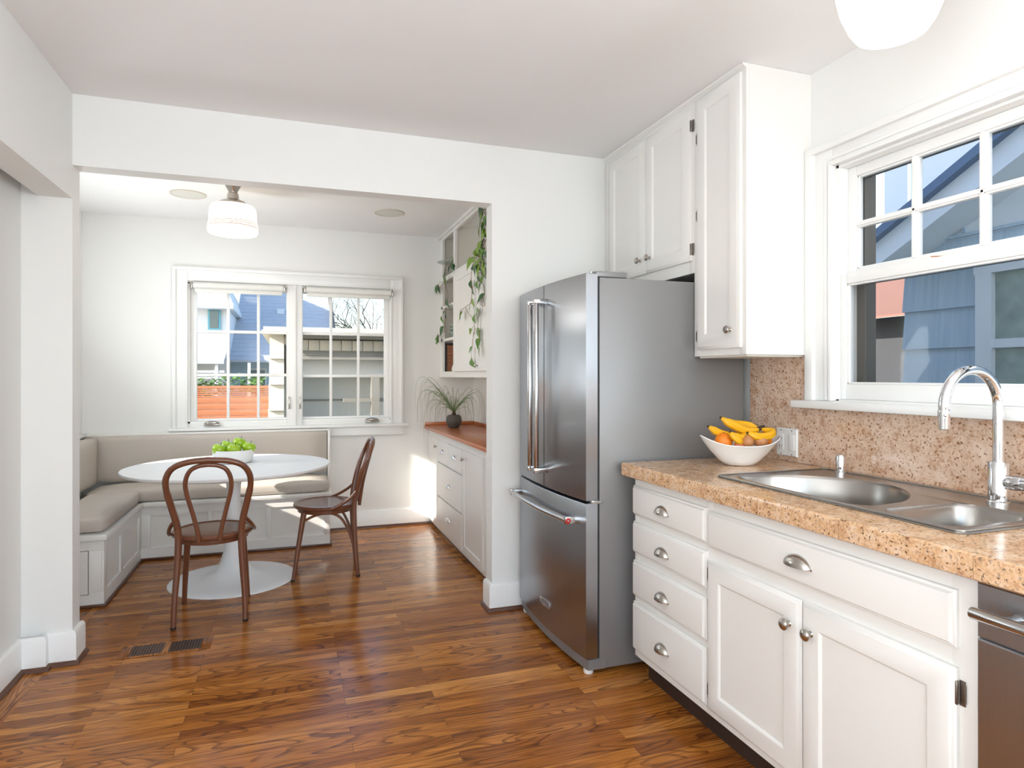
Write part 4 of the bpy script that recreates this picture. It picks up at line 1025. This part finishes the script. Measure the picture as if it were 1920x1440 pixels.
for P in ([fp(.085, .150), fp(.03, .142, -.012), fp(-.03, .165, -.02), fp(-.085, .200, -.015)],
          [fp(.09, .150, -.01), fp(.122, .142, -.03), fp(.105, .128, -.052), fp(.055, .124, -.064), fp(.01, .140, -.062)],
          [fp(.085, .150, .01), fp(.04, .165, .03), fp(-.01, .17, .045), fp(-.055, .185, .05)],
          [fp(.07, .140, 0), fp(.02, .125, -.03), fp(-.02, .118, -.05), fp(-.05, .135, -.06)],
          [fp(.06, .138, .0), fp(-.01, .12, .0), fp(-.08, .132, .0), fp(-.135, .162, -.005)]):
    banana(bb, P)
build('bunch_stem', M().tube([fp(.07, .145), fp(.09, .156), fp(.105, .160)], [.012, .010, .008], 8), bantip, bb)
sb_ = thing('banana', fp(-.02, .10, -.06), 'short yellow banana lying in front of the bunch in the fruit bowl', 'banana')
banana(sb_, [fp(-.012, .100, -.068), fp(-.03, .108, -.072), fp(-.05, .125, -.070), fp(-.062, .145, -.066)], .013)
def fruit(name, p, r, mt, label, cat, f=None):
    t = thing(name, p, label, cat); build('skin', M().ball(p, r, f), mt, t)
    build('navel', M().lathe(V3(p)+V3((0, 0, r*.93)), [(.004, 0), (.003, .004)], 8), stalk, t); return t
fruit('orange', fp(-.075, .100, -.022), .037, orangem, 'round orange at the left end of the fruit bowl', 'orange')
fruit('orange', fp(.098, .106, -.012), .032, orangem, 'orange at the right end of the fruit bowl behind the onions', 'orange')
fo = lambda d, r: V3((d.x*r*1.1, d.y*r*1.1, d.z*r*(.95+.25*max(0, d.z)**6)))
fruit('onion', fp(.012, .103, -.058), .024, onionm, 'small tan onion at the front centre of the fruit bowl', 'onion', fo)
fruit('onion', fp(.068, .106, -.050), .028, onionm, 'larger tan onion at the front right of the fruit bowl', 'onion', fo)
apple(fp(-.022, .088, -.054), .019, 'small red apple between the orange and the onions in the fruit bowl', 1.0, redap, None)

# ---------------------------------------------------------------- outside, behind the nook window
struct('ground', M().box(-30, -20, -.8, 40, 60, -.7), groundm, 'garden ground outside')
GY = 8.2
ga = thing('garage', (1.2, 9.2, -.7), 'grey wooden garage with a shingled corner behind the back window', 'garage')
m = M(); m.box(-.22, GY+.45, -.7, 4.5, GY+2.5, 1.70); m.box(-.05, GY+.05, 1.29, 4.5, GY+.45, 1.70); build('wall', m, garw, ga)
m = M(); z = -.05
for k in range(6):      # overlapping shingle courses of the corner, thick at the butt
    z0 = 1.505-.308*k; z1 = z0+.32; y_ = GY-.08
    if k == 0: z1 = 1.80
    m.prism([(y_-.045, z0), (GY+.45, z0), (GY+.45, z1), (y_-.005, z1)], 'x', -.235-.006*k, -.075)
build('shingle_corner', m, shingle, ga)
m = M(); m.box(-.32, GY-.28, 1.80, 4.6, GY+2.7, 1.835); m.box(-.30, GY-.26, 1.835, 4.6, GY+2.6, 1.875); build('roof', m, shingle, ga)
build('fascia', M().box(-.06, GY-.24, 1.745, 4.5, GY-.20, 1.80), garf, ga)
m = M()
for k in range(34): m.box(-.05+.13*k, GY+.02, 1.60, -.05+.13*k+.122, GY+.06, 1.74, .004)
build('shingle_band', m, shingle, ga)
m = M(); m.prism([(GY-.12, 1.548), (GY+.05, 1.548), (GY+.05, 1.615), (GY-.02, 1.610)], 'x', -.05, 4.5); build('ledge', m, gard, ga)
m = M(); m.box(-.05, GY-.115, 1.500, 4.5, GY-.06, 1.545); m.box(.0, GY+.43, .98, 4.5, GY+.452, 1.00); build('drip_board', m, gard, ga)
build('post', M().box(.96, GY-.02, -.7, 1.06, GY+.10, 1.29), gard, ga)
build('rail', M().box(.62, GY, .975, 4.5, GY+.07, 1.02), gard, ga)
fe = thing('slatted_fence', (-2.2, 9.5, -.7), 'orange cedar fence of horizontal boards seen through the back window', 'fence')
m = M()
zt = 1.175
hs = [.05, .028, .028, .028, .028]+[.085]*18
for h in hs:
    m.box(-5, 9.5, zt-h, -.25, 9.525, zt-.003 if h > .05 else zt-.008, .002); zt -= h
build('boards', m, cedar, fe)
for x in (-4.4, -2.8, -1.2): build('post', M().box(x-.045, 9.525, -.7, x+.045, 9.61, 1.14), cedar, fe)
m = M(); R = random.Random(5)
for k in range(1500):
    x = R.uniform(-4, -.38); y = 9.9+R.uniform(-.25, .3); z = R.uniform(1.02, 1.28)+.03*math.sin(x*7)
    a = R.uniform(0, 2*PI); leaf_shape(m, (x, y, z), (math.cos(a), math.sin(a), R.uniform(.1, 1)), (0, 0, 1), .11, .05, .2, .3, 4)
tag(build('hedge', m, leafm, recalc=False), 'leafy green hedge growing above the cedar fence', 'hedge', kind='stuff')
ho = thing('shingled_house', (-1, 15, -.7), 'white house with a big grey shingled roof beyond the garage', 'house')
TY = 14.0; tx = -1.165
m = M(); m.box(-5, TY, -.7, tx, TY+6, 2.62); build('tower_wall', m, sidew, ho)
m = M(); m.box(-5.3, TY-.35, 2.62, tx+.10, TY+6.3, 2.70); m.prism([(-5.3, 2.70), (tx+.10, 2.70), (tx-.0, 2.95), (-1.9, 4.3), (-5.3, 4.5)], 'y', TY-.30, TY+6.2); build('tower_roof', m, sidew, ho)
fw_ = M(); fw_.box(-1.55, TY-.04, 2.215, -1.325, TY, 2.64); tw = build('window', fw_, tealm, ho); build('pane', M().box(-1.515, TY-.05, 2.25, -1.36, TY-.035, 2.60), dglass, tw)
m = M(); th = math.atan2(4.7-1.60, 5.6)
L = []
for i in range(32):
    t0, t1 = i/32, (i+1)/32; y0_, y1_ = TY+5.6*t0, TY+5.6*t1; z0_, z1_ = 1.61+3.1*t0, 1.61+3.1*t1
    m.prism([(y0_-.01, z0_+.018), (y0_-.01, z0_-.03), (y1_, z1_-.03), (y1_, z1_+.0)], 'x', tx, .90)
build('main_roof', m, roofm, ho)
build('rake_board', M().prism([(TY-.05, 1.50), (TY+5.6, 4.60), (TY+5.6, 4.80), (TY-.05, 1.70)], 'x', .90, .98), garf, ho)
m = M(); m.box(tx, TY+.45, -.7, .85, TY+5.5, 1.62); build('lower_wall', m, bluewall, ho)
m = M(); m.box(-.86, TY+.40, .9, -.48, TY+.45, 1.455); lw = build('window', m, sidew, ho); build('pane', M().box(-.83, TY+.385, .93, -.51, TY+.41, 1.425), dglass, lw)
m = M(); m.prism([(TY-1.3, 1.58), (TY-.0, 2.02), (TY, 1.95), (TY-1.3, 1.52)], 'x', -5, tx+.02); build('porch_roof', m, roofm, ho)
m = M(); m.box(-5, TY-1.25, 1.36, tx+.02, TY-1.2, 1.40); m.box(-5, TY-1.25, 1.25, tx+.02, TY-1.2, 1.28)
for k in range(8): m.box(-4.6+.55*k, TY-1.26, -.7, -4.55+.55*k, TY-1.18, 1.54)
build('porch_rail', m, sidew, ho)
vv = M(); vv.box(-.30, 16.05, 2.76, -.14, 16.3, 2.88); build('roof_vent', vv, sidew, ho)
# bare tree
tr = thing('bare_tree', (2.9, 22, -.7), 'bare branching tree against the sky beyond the garage roof', 'tree')
R = random.Random(21); m = M(); ml = M()
def branch(p, d, L_, r, depth):
    P = [V3(p)]; q = V3(p); d = V3(d).normalized()
    for i in range(4):
        d = (d+V3((R.uniform(-.28, .28), R.uniform(-.2, .2), R.uniform(-.12, .25)))).normalized(); q = q+d*L_/4; P.append(q)
    m.tube(P, [r*(1-.5*i/4) for i in range(5)], 6)
    if depth == 0: return
    for k in range(3 if depth > 1 else 2):
        a = P[R.randint(1, 4)]
        branch(a, d+V3((R.uniform(-1, 1), R.uniform(-.6, .6), R.uniform(-.3, .6))), L_*R.uniform(.55, .8), r*.55, depth-1)
branch((2.9, 22, -.7), (0, 0, 1), 3.0, .12, 0)
for k in range(6): branch((2.9, 22, 2.1), (R.uniform(-1.6, .5), 0, R.uniform(.2, 1)), 1.5, .032, 4)
build('branches', m, bark, tr)
for k in range(260):
    p = V3((R.uniform(2.75, 4.0), 22+R.uniform(-.5, .5), R.uniform(2.4, 4.8))); leaf_shape(ml, p, (R.uniform(-1, 1), R.uniform(-1, 1), R.uniform(-1, 1)), (0, 0, 1), .07, .05, .2, .2, 4)
build('buds', ml, leafy, tr, recalc=False)

# ---------------------------------------------------------------- outside, beyond the kitchen window
NX = 4.2
nb = thing('neighbour_house', (6, 0, -.7), 'blue-grey shingled gable house close beyond the kitchen window', 'house')
m = M()
yE = 3.43
z = -.7; zs = [-.7+.264*k for k in range(12)]
zs = [1.49-.264*k for k in range(8, 0, -1)] + [1.49, 1.755, 2.02]
for i, z0 in enumerate(zs):
    z1 = zs[i+1] if i+1 < len(zs) else 2.22
    m.prism([(NX-.03, z0), (NX+.3, z0), (NX+.3, z1+.004), (NX-.002, z1+.004)], 'y', -6, yE+.02)
build('shingle_wall', m, bluewall, nb)
rz = lambda y: 2.17+(3.42-y)*.505
m = M(); m.prism([(yE, 2.0), (-6, 2.0)]+[(-6, rz(-2)), (-2, rz(-2)), (yE, rz(yE))], 'x', NX-.004, NX+.3); build('gable_wall', m, bluetrim, nb)
m = M(); m.box(NX-.035, -6, 2.215, NX, yE+.02, 2.235); m.box(NX-.02, -6, 2.52, NX, 2.9, 2.535); m.box(NX-.02, 3.00, 2.24, NX, 3.02, 2.62); build('gable_seams', m, bluewall, nb)
m = M(); m.prism([(3.45, rz(3.45)-.13), (-2, rz(-2)-.13), (-2, rz(-2)+.03), (3.45, rz(3.45)+.03)], 'x', NX-.36, NX-.32); build('barge_board', m, bluetrim, nb)
m = M(); m.prism([(3.47, rz(3.47)+.03), (-2, rz(-2)+.03), (-2, rz(-2)+.09), (3.47, rz(3.47)+.09)], 'x', NX-.42, NX+2.1); build('roof', m, mat('slate_blue_roof', (108, 128, 156), .8), nb)
m = M(); m.prism([(3.45, rz(3.45)-.10), (-2, rz(-2)-.10), (-2, rz(-2)+.02), (3.45, rz(3.45)+.02)], 'x', NX-.32, NX); build('soffit', m, bluetrim, nb)
m = M(); m.box(NX-.07, 1.50, .98, NX-.01, 1.60, 2.02); m.box(NX-.07, 2.80, .98, NX-.01, 2.90, 2.02); m.box(NX-.0715, 1.49, 1.945, NX-.01, 2.91, 2.025); m.box(NX-.0715, 1.49, .975, NX-.01, 2.91, 1.06); m.box(NX-.06, 1.6, 1.475, NX-.015, 2.8, 1.53)
wn = build('window', m, bluetrim, nb)
build('pane', M().box(NX-.034, 1.6, 1.06, NX-.03, 2.8, 1.945), mat('neighbour_painted_reflection', (96, 112, 112), .1, scale=9, col2=(186, 200, 190)), wn)  # mottled colour stands for trees reflected in the pane
m = M()
for k in range(22): m.box(NX-.031, 1.6, 1.07+.04*k, NX-.028, 2.8, 1.095+.04*k)
build('blind', m, bluetrim, wn)
build('upper_storey', M().box(6.45, -2, 2.75, 10, 5.56, 6.8), mat('pale_blue_panel', (104, 118, 136), .7), nb)
m = M(); m.box(6.43, -2, 3.66, 6.449, 5.56, 3.71); m.box(6.43, 5.22, 2.76, 6.449, 5.25, 3.66); build('storey_seams', m, bluewall, nb)
br = thing('brown_roofed_house', (10, 9.5, -.7), 'dark-walled house with a sunlit pinkish-brown shingle roof seen at the left of the kitchen window', 'house')
build('wall', M().box(9.6, 6.3, -.7, 12, 12, 2.30), darkwall, br)
m = M()
for k in range(10): m.prism([(9.0+.35*k, 2.28+.115*k), (9.35+.35*k, 2.28+.115*(k+1)), (9.35+.35*k, 2.20+.115*(k+1)), (9.0+.35*k, 2.24+.115*k)], 'y', 6.2, 12)
build('roof', m, browroof, br)
